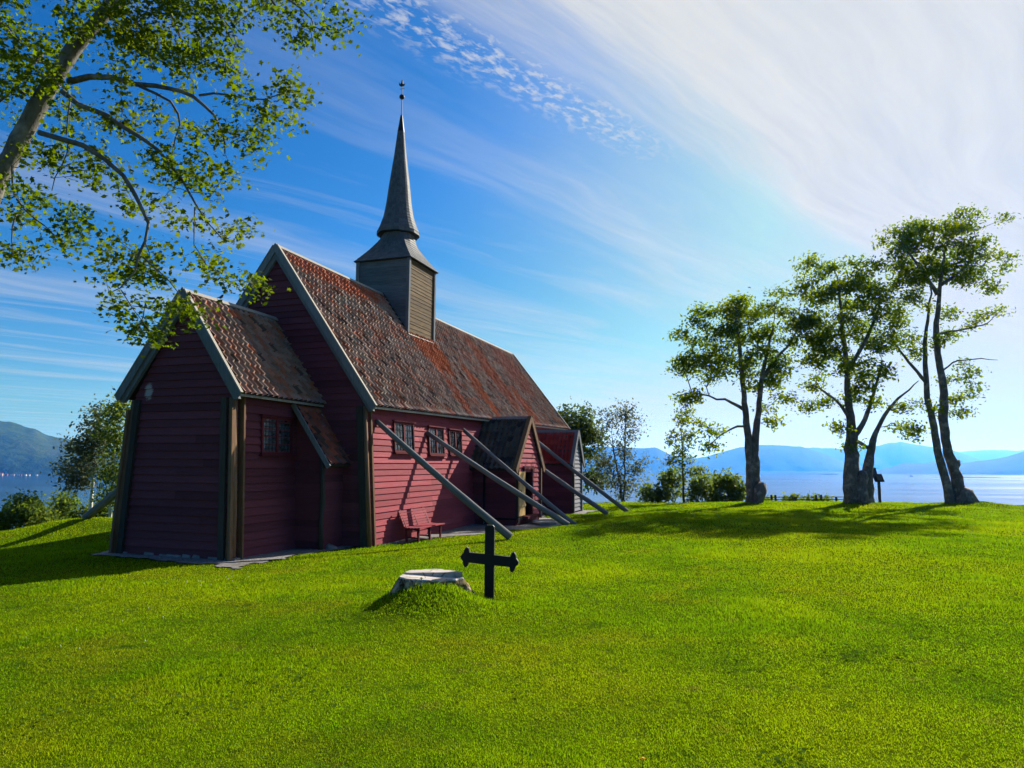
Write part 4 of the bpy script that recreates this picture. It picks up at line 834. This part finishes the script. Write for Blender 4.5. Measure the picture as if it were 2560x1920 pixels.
tree('sycamore_tree', 'tallest tree on the lawn crest, two leaning trunks with a flat-topped crown', 'tree', b3, T3, ell_points(E3, Y3, .52, dep, 3, S5), M['treeleaf'], M['bark'], 'old trees on the lawn crest', 118, .30, .10, 'diamond', 3)

# overhanging maple at the upper left, close to the camera
S6 = lambda x, y: (x/1.929, y/1.929)
YM = 9.0
def p6(pts, off=0.): return [at(*S6(p[0], p[1]), YM+off+(p[2] if len(p) > 2 else 0)) for p in pts]
low = p6([(-20,880)])[0]
stem = [np.array([-9.15,9.3,h1(-9.15,9.3)-.1]), np.array([-9.0,9.25,1.2]), np.array([-8.2,9.15,2.4])] + p6([(-20,880),(60,760),(130,600),(215,450),(300,310),(390,190),(480,90),(590,-20),(720,-160,.3),(860,-330,.5),(960,-520,.8)])
TM = [(stem, [.26,.20,.16,.122,.118,.114,.108,.102,.096,.09,.08,.07,.05,.03])]
def br(pts, r, off=0.): TM.append((p6(pts, off), list(np.linspace(r[0]*.58, r[1]*.55, len(pts)))))
br([(330,395),(430,375),(530,365),(640,388),(760,415),(860,440),(960,460),(990,500),(1030,570),(1080,620),(1102,680),(1085,740)], (.075,.015), -.2)
br([(960,460),(1040,448),(1100,440),(1150,492),(1270,500),(1400,460),(1440,400)], (.03,.008), -.2)
br([(300,440),(400,500),(500,550),(600,600),(700,670),(780,730),(830,790),(870,860),(920,930),(940,1000),(1000,1060),(1070,1150)], (.065,.012), -.5)
br([(940,1000),(930,1100),(935,1180)], (.02,.008), -.5)
br([(660,410),(760,450),(850,510),(882,540),(870,600),(835,660),(830,750)], (.035,.012), -.3)
br([(190,640),(300,650),(400,690),(510,750),(600,850),(660,920),(690,1000),(727,1090),(700,1160),(690,1240),(660,1310),(600,1360),(580,1400),(545,1405)], (.06,.010), -.9)
br([(690,1240),(740,1290),(800,1340),(880,1400),(905,1480)], (.02,.006), -.9); br([(585,1400),(640,1480),(690,1570),(740,1615)], (.012,.005), -.9); br([(700,1170),(730,1220),(725,1260)], (.014,.006), -.9)
br([(290,325),(200,302),(100,290),(0,258)], (.05,.035), .3); br([(205,262),(130,335),(80,400),(60,460),(-10,495)], (.035,.03), .1); br([(-10,105),(60,150),(95,200),(55,262)], (.06,.03), .5)
br([(60,800),(75,900),(82,960),(50,1000),(20,950)], (.03,.010), -.3); br([(82,960),(110,1035),(170,1042),(230,1090),(290,1160)], (.025,.008), -.3); br([(80,1030),(42,1080),(50,1160),(60,1230)], (.018,.007), -.3)
br([(470,60),(620,40),(700,140),(712,260),(740,350)], (.045,.012), -.1); br([(690,-80),(800,0),(835,100),(870,200),(920,280),(950,335)], (.05,.012), .1); br([(860,-230),(1000,-20),(1050,60),(1100,150),(1150,250)], (.05,.012), .2)
br([(960,-260),(1310,-30),(1330,40),(1360,110)], (.05,.012), .3); br([(1310,-30),(1440,10),(1520,80),(1545,160),(1518,250)], (.03,.008), .3); br([(340,470),(345,560),(320,650)], (.02,.012), -.4); br([(330,680),(355,740),(240,850),(250,920)], (.018,.008), -.6)
EM = [(150,100,160,110),(60,250,80,110),(150,400,160,110),(560,220,120,55),(480,120,150,75),(850,130,320,160,.85),(1080,280,125,85),(900,350,120,55),(1300,90,85,70),(1500,120,105,95),(1640,70,50,45),
 (1430,430,60,40),(1330,500,100,60),(1180,560,140,75),(1270,690,105,70),(1090,640,80,60),(700,560,85,65),(960,620,75,55),(600,650,110,60),(830,840,140,100),(1020,860,165,80),(560,900,110,75),(430,840,110,110),(300,760,80,75),(150,700,80,60),(250,520,70,60),(620,440,80,35,.7),(420,580,80,45,.7),
 (60,900,70,85),(120,980,105,65),(50,1180,85,85),(330,1050,120,65),(260,1180,75,55),(420,1150,55,65),(780,1010,85,45),(1060,1090,75,45,.8),(1160,1110,75,50,.8),(980,1240,65,60,.9),(1060,1330,90,42,.9),(1180,1350,30,22,.7),
 (600,1220,105,62),(770,1260,80,52,.5),(670,1360,110,38,.45),(825,1385,46,24,.3),(868,1480,12,36,.35),(862,1525,14,10,.4),(560,1470,32,12,.6),(680,1560,40,40,.6),(735,1615,14,12,.8),(540,1290,55,50,.9),(750,1480,110,40,.7)]
EMX = [(-160,100,150,200),(-140,500,140,200),(-120,900,110,150),(300,-140,400,120),(900,-160,420,130),(1350,-120,250,80),(700,-400,500,160)]
CM = np.concatenate([ell_points(EM, YM-.3, .205, lambda rx, rz: .55, 5, S6), ell_points(EMX, YM+.3, .34, lambda rx, rz: 1.0, 6, S6)])
bm = stem[0].copy(); bm[2] += .1
tree('maple_tree', 'overhanging maple with a lichen-grey leaning trunk in the upper left corner', 'tree', bm, TM, CM, M['maple'], M['barkpale'], None, 66, .125, .042, 'maple', 5, .0026, .016, .16, .6, .75, e=.36, kink=.03, fstep=.2)

# generic smaller trees and shrubs
def ptree(name, label, cat, px, py, Y, trunkpx, ells, leafm, barkm, group=None, sp=.5, n_per=20, sig=.3, size=.12, seed=0, tr=.12, conv=None, r0=.008, dp=None, kind='diamond', up=.3, multi=1):
    conv = conv or (lambda x, y: (x, y)); b0 = at(*conv(px, py), Y); g = h1(b0[0], b0[1]); base = np.array([b0[0], b0[1], g-.05])
    trunks = []
    for tp in trunkpx: pts = [base if i == 0 and len(tp) else None for i in range(1)]; pp = [base+np.array([(i*.1), 0, 0])*0 for i in range(1)]+[at(*conv(x, y), Y) for x, y in tp]; trunks.append((pp, list(np.linspace(tr, tr*.2, len(pp)))))
    C = ell_points(ells, Y, sp, dp or (lambda rx, rz: max(.4, rx*.8)), seed, conv)
    C = C[C[:,2] > hgt(C[:,0], C[:,1])+.15]
    return tree(name, label, cat, base, trunks, C, leafm, barkm, group, n_per, sig, size, kind, seed, r0, .08, .4, up, .8, fallow=False)
ZR = lambda x, y: (1380+x/4.096, 980+y/4.096)     # region read at 4.096x
ptree('broadleaf_tree', 'dense dark green tree just beyond the far end of the church roof', 'tree', 120, 1180, 47, [[(130,900),(140,600),(150,300)],[(200,700),(260,450)]], [(120,230,110,70),(250,240,120,70),(330,290,110,90),(200,400,200,130),(350,480,120,120),(380,650,130,110),(340,820,110,90),(420,950,120,90),(150,600,120,120)], M['darkleaf'], M['barkdark'], 'trees beyond the church', .5, 230, .42, .13, 31, .25, ZR)
ptree('birch_tree', 'pale thin crowned birch with sky showing through, right of the dense dark tree', 'tree', 735, 1170, 44, [[(742,900),(745,600),(750,350),(755,200)],[(640,600),(610,420)]], [(600,240,80,60,.5),(720,220,130,70,.5),(830,260,60,80,.45),(760,330,120,90,.5),(560,330,70,70,.5),(700,450,180,80,.6),(620,560,130,90,.9),(780,620,150,90,.8),(640,740,160,90,1.),(800,760,120,70,.8),(900,720,60,60,.7),(660,900,150,80,.9),(860,930,90,60,.9),(760,1030,110,60,.9),(560,880,110,110,.9),(470,760,110,120,.9)], M['birchleaf'], M['barkdark'], 'trees beyond the church', .52, 130, .36, .085, 32, .075, ZR)
ptree('slender_tree', 'slender young tree with a thin straight stem and drooping crown', 'tree', 1355, 1185, 40.5, [[(1350,1000),(1340,800),(1335,600),(1325,420),(1320,300)]], [(1320,330,50,45,.7),(1280,420,60,40,.6),(1400,430,60,50,.7),(1210,510,40,22,.5),(1440,480,60,40,.6),(1330,560,90,40,.8),(1260,650,80,50,.8),(1410,650,70,50,.7),(1210,720,50,50,.7),(1320,740,110,40,.7),(1520,790,40,30,.6),(1450,830,60,40,.6)], M['bushleaf'], M['barkdark'], None, .34, 55, .22, .10, 33, .07, ZR)
for k, (lab, ells, Y, x0, lm) in enumerate([
    ('round grey-green bush at the left end of the bush row', [(1040,1050,90,90),(1130,1010,90,100),(1060,1120,100,60)], 42.5, 1080, 'bushleaf'),
    ('tall bright green bush behind the slender young tree', [(1230,980,100,130),(1260,880,70,80),(1200,1090,90,80)], 43, 1240, 'bushleaf'),
    ('yellow-green bush in the middle of the bush row', [(1470,1000,100,130),(1540,1010,80,110),(1450,1110,120,70)], 42, 1480, 'bushleaf'),
    ('dark round bush left of the shortest tree trunk', [(1700,900,90,80),(1770,880,80,70),(1690,1010,120,100),(1820,980,90,110),(1720,1110,130,60)], 43, 1730, 'bushleaf'),
    ('bush reaching behind the shortest tree trunk', [(1900,960,70,90),(1940,1060,70,90),(1880,1110,90,60)], 43.5, 1900, 'darkleaf')]):
    ptree('bush', lab, 'bush', x0, 1180, Y, [[(x0,1100),(x0-10,1000)],[(x0+20,1110),(x0+40,1020)]], ells, M[lm], M['barkdark'], 'bushes beyond the lawn crest', .36, 190, .30, .115, 40+k, .05, ZR)
ZF = lambda x, y: (1600+x/2.304, 1080+y/2.304)
for k, (lab, ells, x0) in enumerate([('low bush right of the shortest tree, by the fence posts', [(725,405,22,22),(745,415,14,16)], 730), ('low round bush behind the fence rails', [(870,400,42,22),(900,395,20,20),(850,415,25,16)], 870), ('low bush behind the second pair of fence posts', [(960,410,30,16),(1060,402,36,20),(1105,408,36,18)], 1050)]):
    ptree('bush', lab, 'bush', x0, 430, 44, [[(x0,410)]], ells, M['bushleaf'], M['barkdark'], 'bushes beyond the lawn crest', .34, 80, .24, .13, 60+k, .03, ZF)
# left side
Z7 = lambda x, y: (x/3.19, 940+y/3.19)
ptree('birch_tree', 'white stemmed birch left of the chancel, stem showing above the leaning log', 'tree', 722, 1120, 36, [[(724,1000),(735,900),(745,700),(760,480),(785,330)]], [(790,320,45,50,.8),(760,420,90,60,.8),(700,480,60,50,.7),(800,560,110,70,.9),(650,560,70,60,.8),(700,680,110,80),(820,700,90,80),(620,720,70,60,.8),(720,800,110,60),(560,720,40,40,.5),(650,860,80,40,.8)], M['birchleaf'], M['barkbirch'], 'birches left of the chancel', .40, 230, .34, .088, 71, .10, Z7)
ptree('birch_tree', 'white stemmed birch nearest the chancel corner, reaching up to its roof edge', 'tree', 875, 1225, 33, [[(880,1100),(890,950),(905,750),(930,450),(955,260)]], [(955,240,40,50,.8),(930,330,80,60,.8),(1010,330,50,60,.7),(900,430,90,60,.9),(980,500,80,80,.9),(890,600,100,70),(960,700,90,90),(880,760,90,60),(960,860,70,60),(870,960,70,40,.6),(1010,950,50,60,.6)], M['bushleaf'], M['barkbirch'], 'birches left of the chancel', .40, 230, .34, .085, 72, .09, Z7)
for k, (lab, ells, x0, y0, Y) in enumerate([
    ('large round bush at the left edge of the photo beyond the lawn', [(120,1060,110,90),(240,1020,130,70),(330,1090,110,90),(200,1180,190,80),(380,1190,80,70),(60,1180,90,80)], 210, 1280, 33.5),
    ('loose shrub between the round bush and the birches', [(500,1010,50,60),(560,1060,90,70),(640,1080,80,80),(600,1140,110,50),(480,1120,50,60)], 570, 1210, 37),
    ('low shrub under the leaning log by the birches', [(790,1060,60,50),(830,1120,60,60),(760,1130,60,40),(930,1100,50,80)], 810, 1200, 38)]):
    ptree('bush', lab, 'bush', x0, y0, Y, [[(x0,y0-90),(x0-20,y0-150)],[(x0+30,y0-80),(x0+60,y0-150)]], ells, M['bushleaf'], M['barkdark'], 'bushes left of the church', .36, 230, .30, .098, 80+k, .05, Z7)

# ------------------------------------------------------------------ fence and notice post
fp = lambda x, y, Y=42.5: at(*ZF(x, y), Y)
f0 = fp(690, 428); fence = empty('rail_fence', (f0[0], f0[1], h1(f0[0], f0[1]))); tag(fence, 'dark post and wire fence behind the lawn crest between two trees', 'fence')
fb = np.array([f0[0], f0[1], h1(f0[0], f0[1])])
for xs in (700, 757, 780, 892, 1014, 1043, 1130, 1195):
    p = fp(xs, 362 if xs in (757,780,1014,1043) else 372); g = h1(p[0], p[1]); m_ = MB(); m_.tube([(p[0],p[1],g-.2),(p[0],p[1],p[2])], [.07,.065], 7); o = m_.build('post', M['dark'], fence, True)
    o.data.transform(Matrix.Translation(Vector(tuple(-fb))))
for yy in (374, 388, 404):
    a_, b_ = fp(660, yy+2), fp(1210, yy); m_ = MB(); m_.beam(a_, b_, .035, .04); o = m_.build('rail', M['dark'], fence); o.data.transform(Matrix.Translation(Vector(tuple(-fb))))
ps = at(*ZF(1383, 424), 38.4); pg = h1(ps[0], ps[1]); sign = empty('notice_post', (ps[0], ps[1], pg), rad(15)); tag(sign, 'dark post with two tilted notice boards between the two right trees', 'notice post')
u_ = 38.4/FPX/2.304*2.304
m_ = MB(); m_.beam((0,0,-.1), (.0,0,1.42), .11, .11, (0,1,0)); m_.build('post', M['navy'], sign)
m_ = MB(); m_.beam((-.02,-.10,1.20), (-.02,.10,1.62), .62, .05, (0,-1,.4)); nb_ = m_.build('notice_board', M['navy'], sign)
m_ = MB(); m_.beam((-.02,-.105,1.27), (-.02,.055,1.57), .36, .012, (0,-1,.4)); o = m_.build('notice_sheet', M['slateroof'], nb_); o.location = (0,-.035,.012)
m_ = MB(); m_.beam((-.30,.02,1.62), (-.30,.12,1.98), .46, .05, (0,-1,.3)); m_.build('notice_board', M['navy'], sign)
m_ = MB(); m_.beam((-.18,.08,1.3), (-.2,.08,1.8), .07, .06, (0,1,0)); m_.build('bracket', M['navy'], sign)

# ------------------------------------------------------------------ sea, hills, village
g_ = 10600.; sea = fast('sea', [(-g_,-3000,SEA),(g_,-3000,SEA),(g_,g_,SEA),(-g_,g_,SEA)], [(0,1,2,3)], M['water']); tag(sea, 'calm blue fjord water beyond the churchyard', 'sea', kind='structure')
def hill(name, label, prof, Y, depth, seed, rough=.10, conv=None, mat='hill'):
    conv = conv or (lambda x, y: (x, y)); P = np.array([conv(*p) for p in prof]); n = 220; px = np.linspace(P[0,0], P[-1,0], n); py = np.interp(px, P[:,0], P[:,1])
    Yc = Y+depth*.5; rows = 46; V = np.zeros((rows, n, 3)); crest = np.array([at(x, y, Yc) for x, y in zip(px, py)]); H = np.maximum(crest[:,2]-SEA, 2.) + (Yc*.0012)*fbm(px*.05, px*0, 1., 4, seed)
    for i in range(rows):
        t_ = i/(rows-1); yy = Y+depth*t_ ; s = (math.sin(math.pi*min(1, t_)))**.75 if t_ <= .5 else (math.sin(math.pi*t_))**.9
        X = crest[:,0]*(yy/Yc); nz = fbm(X/depth*3, np.full(n, t_*4.), 1., 5, seed)
        edge = np.minimum(1, np.minimum(np.arange(n), np.arange(n)[::-1])/6.)
        wob = 0 if i == 0 else depth*.05*fbm(X/depth*6, np.zeros(n), 1., 3, seed+3)*(1-t_)
        V[i] = np.stack([X, np.full(n, yy)+wob, SEA-3+(H*s*(1+rough*nz*(1-abs(2*t_-1)**4*0)*(0 if abs(t_-.5) < .02 else 1))+3*s)*(edge if True else 1)], -1)
    idx = np.arange(rows*n).reshape(rows, n); F = np.stack([idx[:-1,:-1], idx[:-1,1:], idx[1:,1:], idx[1:,:-1]], -1).reshape(-1,4)
    b0 = np.array([V[0,n//2,0], Y, SEA]); o = fast(name, V.reshape(-1,3)-b0, F, M[mat], smooth=True); o.location = tuple(b0); tag(o, label, 'hill', kind='structure'); return V
HV = hill('wooded_hill', 'dark green wooded hill across the water at the far left', [(-700,1010),(-350,1020),(-100,1046),(0,1059),(40,1067),(63,1075),(95,1082),(125,1096),(150,1102),(172,1106),(260,1122),(360,1140),(480,1165),(620,1190),(700,1196)], 1900, 900, 1, .22, None, 'hillnear')
hill('mountain', 'blue hazy ridge behind the leftmost trees across the fjord', [(300,1170),(800,1140),(1200,1120),(1500,1118),(1608,1121),(1640,1118),(1658,1128),(1676,1138),(1740,1146),(1790,1135),(1845,1119),(1900,1113),(1960,1114),(2003,1118),(2035,1128),(2080,1144),(2120,1158),(2185,1171),(2240,1176)], 4900, 1500, 2, .10)
hill('mountain', 'pale blue rounded peak behind the tallest trees', [(1900,1150),(2000,1120),(2030,1119),(2075,1121),(2120,1126),(2190,1115),(2225,1107),(2251,1104),(2290,1112),(2335,1120),(2380,1126),(2425,1140),(2468,1152),(2540,1166),(2700,1176)], 6500, 1600, 3, .06)
hill('mountain', 'faint distant ridge on the right horizon', [(2280,1150),(2400,1130),(2460,1125),(2520,1127),(2560,1126),(2700,1120),(3000,1140)], 8300, 1800, 4, .05)
hill('wooded_hill', 'low dark blue headland at the right edge across the fjord', [(2170,1180),(2210,1172),(2262,1157),(2310,1158),(2346,1153),(2400,1158),(2467,1151),(2510,1143),(2560,1127),(2700,1095),(2900,1070),(3200,1090),(3500,1150)], 3700, 1300, 5, .12)
def islet(px, py, Y, w, h, seed, label):
    c = at(px, py, Y); k = Y/FPX; m_ = MB(); n = 14
    pts = [(c[0]+(i/n-.5)*w*k, c[1], SEA-1) for i in range(n+1)]; rr = [max(.4, (h*k+1)*math.sin(math.pi*i/n)**.6*(.7+.5*random.random())) for i in range(n+1)]
    m_.tube(pts, rr, 9, jit=.25); o = m_.build('islet', M['rock'], origin=(c[0],c[1],SEA)); tag(o, label, 'islet', kind='structure')
islet(190, 1215, 1350, 95, 5.5, 1, 'low dark rocky islet off the left shore'); islet(2070, 1180, 3300, 60, 2.2, 2, 'long low skerry in the middle of the fjord'); islet(2420, 1186, 2700, 190, 2.4, 3, 'low shore strip at the right side of the fjord')
def cottage(px, py, Y, w, wall, roof, label, rz):
    c = at(px, py, Y); g = max(SEA+1.0, c[2]); k = Y/FPX*w; hs = empty('house', (c[0], c[1], g), rz); tag(hs, label, 'house', 'houses on the left far shore')
    m_ = MB(); d = k*.7; hh = k*.55; m_.hexa([(-k/2,-d/2,-14),(k/2,-d/2,-14),(k/2,d/2,-14),(-k/2,d/2,-14),(-k/2,-d/2,hh),(k/2,-d/2,hh),(k/2,d/2,hh),(-k/2,d/2,hh)]); m_.build('wall', M[wall], hs)
    m_ = MB(); o_ = k*.06; z1 = hh+k*.36; m_.add([(-k/2-o_,-d/2-o_,hh-.1),(k/2+o_,-d/2-o_,hh-.1),(k/2+o_,0,z1),(-k/2-o_,0,z1),(-k/2-o_,d/2+o_,hh-.1),(k/2+o_,d/2+o_,hh-.1)], [(0,1,2,3),(3,2,5,4),(0,3,4),(1,5,2),(0,4,5,1)]); m_.build('roof', M[roof], hs)
for i, (px, py, w, wl_, rf, lab) in enumerate([(2,1196,7,'houseyel','redroof','tall ochre house at the far left of the shore village'),(11,1198,5,'houseyel','slateroof','small ochre house second from the left edge in the village'),(16,1193,5,'housered','slateroof','red house above the ochre ones in the village'),(27,1203,5,'white','slateroof','bright white boathouse at the water in the village'),(33,1196,4,'white','redroof','white house with red roof behind the boathouse'),(46,1199,5,'white','slateroof','white house right of the boathouse by the water'),(52,1194,4,'housered','slateroof','red house above the white house in the village'),(63,1195,5,'white','slateroof','pale house near the right end of the village'),(72,1199,4,'white','redroof','small white house at the village edge by the shore'),(91,1202,5,'white','slateroof','lone low white shed on the shore right of the village'),(59,1160,4,'white','slateroof','lone white house high on the wooded hillside')]):
    cottage(px, py, 1880 if py > 1180 else 2010, w, wl_, rf, lab, random.uniform(-.5,.5))
bo = at(2277, 1183, 2900); k = 2900/FPX
m_ = MB(); m_.extr([(-5*k,0),(-4*k,-.4*k),(4.4*k,-.4*k),(6*k,.8*k),(5.8*k,1.*k),(-5*k,.8*k)], lambda u,v,d: (u,d,v), -1.6*k, 1.6*k); m_.box((-1*k,0,1.6*k), 3*k, 2.2*k, 1.6*k); m_.beam((.2*k,0,1*k),(.2*k,0,5*k),.25*k,.25*k,(0,1,0)); o = m_.build('boat', M['navy']); o.location = (bo[0], bo[1], SEA+.5*k); tag(o, 'small dark boat with a wheelhouse far out on the fjord', 'boat')

# ------------------------------------------------------------------ haze
HAZE_D = 1.15e-4
m = bpy.data.materials.new('haze_air'); m.use_nodes = True; t = NT(m.node_tree); t.n.remove(t.n['Principled BSDF']); pv = t.new('ShaderNodeVolumePrincipled'); pv.inputs['Color'].default_value = (.05,.30,1.,1); pv.inputs['Absorption Color'].default_value = (1,1,1,1); pv.inputs['Density'].default_value = HAZE_D; pv.inputs['Anisotropy'].default_value = .42; t.l.new(pv.outputs[0], t.n['Material Output'].inputs['Volume'])
m_ = MB(); m_.hexa([(-10900,-3200,SEA-8),(10900,-3200,SEA-8),(10900,10900,SEA-8),(-10900,10900,SEA-8),(-10900,-3200,285),(10900,-3200,285),(10900,10900,285),(-10900,10900,285)]); hz = m_.build('haze', m); tag(hz, 'thin blue air haze over fjord and hills', 'haze', kind='stuff')

# ------------------------------------------------------------------ world
w = bpy.data.worlds.new('World'); sc.world = w; w.use_nodes = True; t = NT(w.node_tree); bg = t.n['Background']
sky = t.new('ShaderNodeTexSky', sky_type='NISHITA', sun_disc=False, sun_elevation=SUN_EL, sun_rotation=SUN_AZ, altitude=40., air_density=1.0, dust_density=1.0, ozone_density=2.2)
SKY_S = .05
c = t.co('Generated'); x = t.sep(c); zz = t.math('MAXIMUM', x[2], .012); pxn = t.math('DIVIDE', x[0], zz); pyn = t.math('DIVIDE', x[1], zz); ca, sa = math.cos(rad(44)), math.sin(rad(44))
s_al = t.math('ADD', t.math('MULTIPLY', pxn, sa), t.math('MULTIPLY', pyn, ca)); q = t.math('SUBTRACT', t.math('MULTIPLY', pxn, ca), t.math('MULTIPLY', pyn, sa))
vec = t.comb(s_al, q, 0.)
wob = t.noise(t.mapv(vec, (.5,.8,1)), 1., 3); q2 = t.math('MULTIPLY_ADD', wob, .5, t.math('SUBTRACT', q, .25)); v2 = t.comb(s_al, q2, 0.)
fib = t.noise(t.mapv(v2, (.42,3.6,1)), 1., 7, .66, .15); fib2 = t.noise(t.mapv(v2, (.9,9.,1), (4,2,0)), 1., 6, .66, .15); big = t.noise(t.mapv(v2, (.35,.8,1), (9,1,0)), 1., 4)
fib2 = t.mix(t.sm(x[2], .08, .30), (.5,.5,.5), fib2)
mass = t.sm(t.math('ADD', q2, t.math('MULTIPLY_ADD', fib, .45, -.22)), -1.13, -.80)
massden = t.math('MULTIPLY', mass, t.math('ADD', t.math('MULTIPLY', t.ramp(fib, [(.28,.55),(.60,1.)]), .82), t.math('MULTIPLY', fib2, .34)))
wisp = t.math('MULTIPLY', t.ramp(t.noise(t.mapv(v2, (.30,1.7,1), (2.6,7.3,0)), 1., 6, .62, .6), [(.46,0.),(.70,1.)]), t.math('MULTIPLY_ADD', fib2, .5, .12))
cell = t.new('ShaderNodeTexVoronoi'); t.put(cell.inputs['Vector'], t.mapv(t.comb(s_al, q, 0.), (40,62,1))); cell.inputs['Scale'].default_value = 1.; cell.inputs['Randomness'].default_value = 1.
band = t.math('MULTIPLY', t.sm(t.math('ABSOLUTE', t.math('ADD', q, t.math('MULTIPLY_ADD', s_al, -.05, 1.20))), .16, .02), t.math('MULTIPLY', t.sm(s_al, .55, .85), t.sm(s_al, 2.1, 1.5)))
mack = t.math('MULTIPLY', t.math('MULTIPLY', band, t.ramp(t.noise(t.mapv(t.comb(s_al, q, 0.), (22,40,1)), 1., 3, .6, .3), [(.46,0.),(.64,1.)])), t.math('MULTIPLY_ADD', big, .9, .1))
low = t.math('MULTIPLY', t.sm(x[2], .30, .0), .62); lowr = t.math('MULTIPLY', low, t.sm(t.math('ADD', x[0], t.math('MULTIPLY', x[1], .15)), -.62, .45))
ahead = t.sm(x[1], -.25, .35); wisp = t.math('MULTIPLY', wisp, t.math('MULTIPLY', ahead, t.math('SUBTRACT', 1., t.math('MULTIPLY', t.sm(x[2], .28, .5), .5)))); massden = t.math('MULTIPLY', massden, ahead)
cov = t.math('MAXIMUM', t.math('MAXIMUM', massden, wisp), mack); dt = t.new('ShaderNodeVectorMath', operation='DOT_PRODUCT'); t.put(dt.inputs[0], c); dt.inputs[1].default_value = (math.sin(rad(48))*math.cos(rad(18)), math.cos(rad(48))*math.cos(rad(18)), math.sin(rad(18)))
veil = t.math('MULTIPLY', t.sm(dt.outputs['Value'], .60, 1.02), t.math('MULTIPLY_ADD', big, .3, .30))
cov = t.math('ADD', t.math('MULTIPLY', cov, t.math('SUBTRACT', 1., t.math('MULTIPLY', veil, .5))), t.math('MAXIMUM', lowr, veil), clamp=True)
hs = t.new('ShaderNodeHueSaturation'); t.put(hs.inputs['Color'], sky.outputs[0]); hs.inputs['Saturation'].default_value = 1.48; hs.inputs['Value'].default_value = 1.16
skyc = t.mix(1., hs.outputs[0], (.44,.81,1.03), 'MULTIPLY')
skyc = t.mix(1., skyc, (5.9,6.7,6.6), 'DARKEN')
CLOUD = 6.9
cl = t.mix(cov, skyc, t.mix(t.ramp(fib2, [(.3,0.),(.7,1.)]), (CLOUD*.86,CLOUD*.88,CLOUD*.86), (CLOUD*1.04, CLOUD*1.03, CLOUD*.96))); t.l.new(cl, bg.inputs[0]); bg.inputs[1].default_value = SKY_S
# ------------------------------------------------------------------ sun, camera, view
sd_ = Vector((math.sin(SUN_AZ)*math.cos(SUN_EL), math.cos(SUN_AZ)*math.cos(SUN_EL), math.sin(SUN_EL)))
sl = bpy.data.lights.new('sun', 'SUN'); sl.energy = 5.0; sl.angle = rad(.53); sl.color = (1., .95, .86); so = bpy.data.objects.new('sun', sl); COL.objects.link(so); so.rotation_euler = (-sd_).to_track_quat('-Z', 'Y').to_euler()
cd = bpy.data.cameras.new('camera'); cam = bpy.data.objects.new('camera', cd); COL.objects.link(cam); cd.sensor_width = 36.; cd.lens = 36*FPX/2560; cd.clip_start = .1; cd.clip_end = 60000
cam.matrix_world = Matrix(((RGT[0],UPV[0],-FWD[0],EYE[0]),(RGT[1],UPV[1],-FWD[1],EYE[1]),(RGT[2],UPV[2],-FWD[2],EYE[2]),(0,0,0,1)))
sc.camera = cam
sc.view_settings.view_transform = 'Standard'; sc.view_settings.look = 'None'; sc.view_settings.exposure = 1.1; sc.view_settings.gamma = 1.
sc.cycles.max_bounces = 10; sc.cycles.diffuse_bounces = 5; sc.cycles.volume_bounces = 1; sc.cycles.transmission_bounces = 6; sc.cycles.transparent_max_bounces = 8
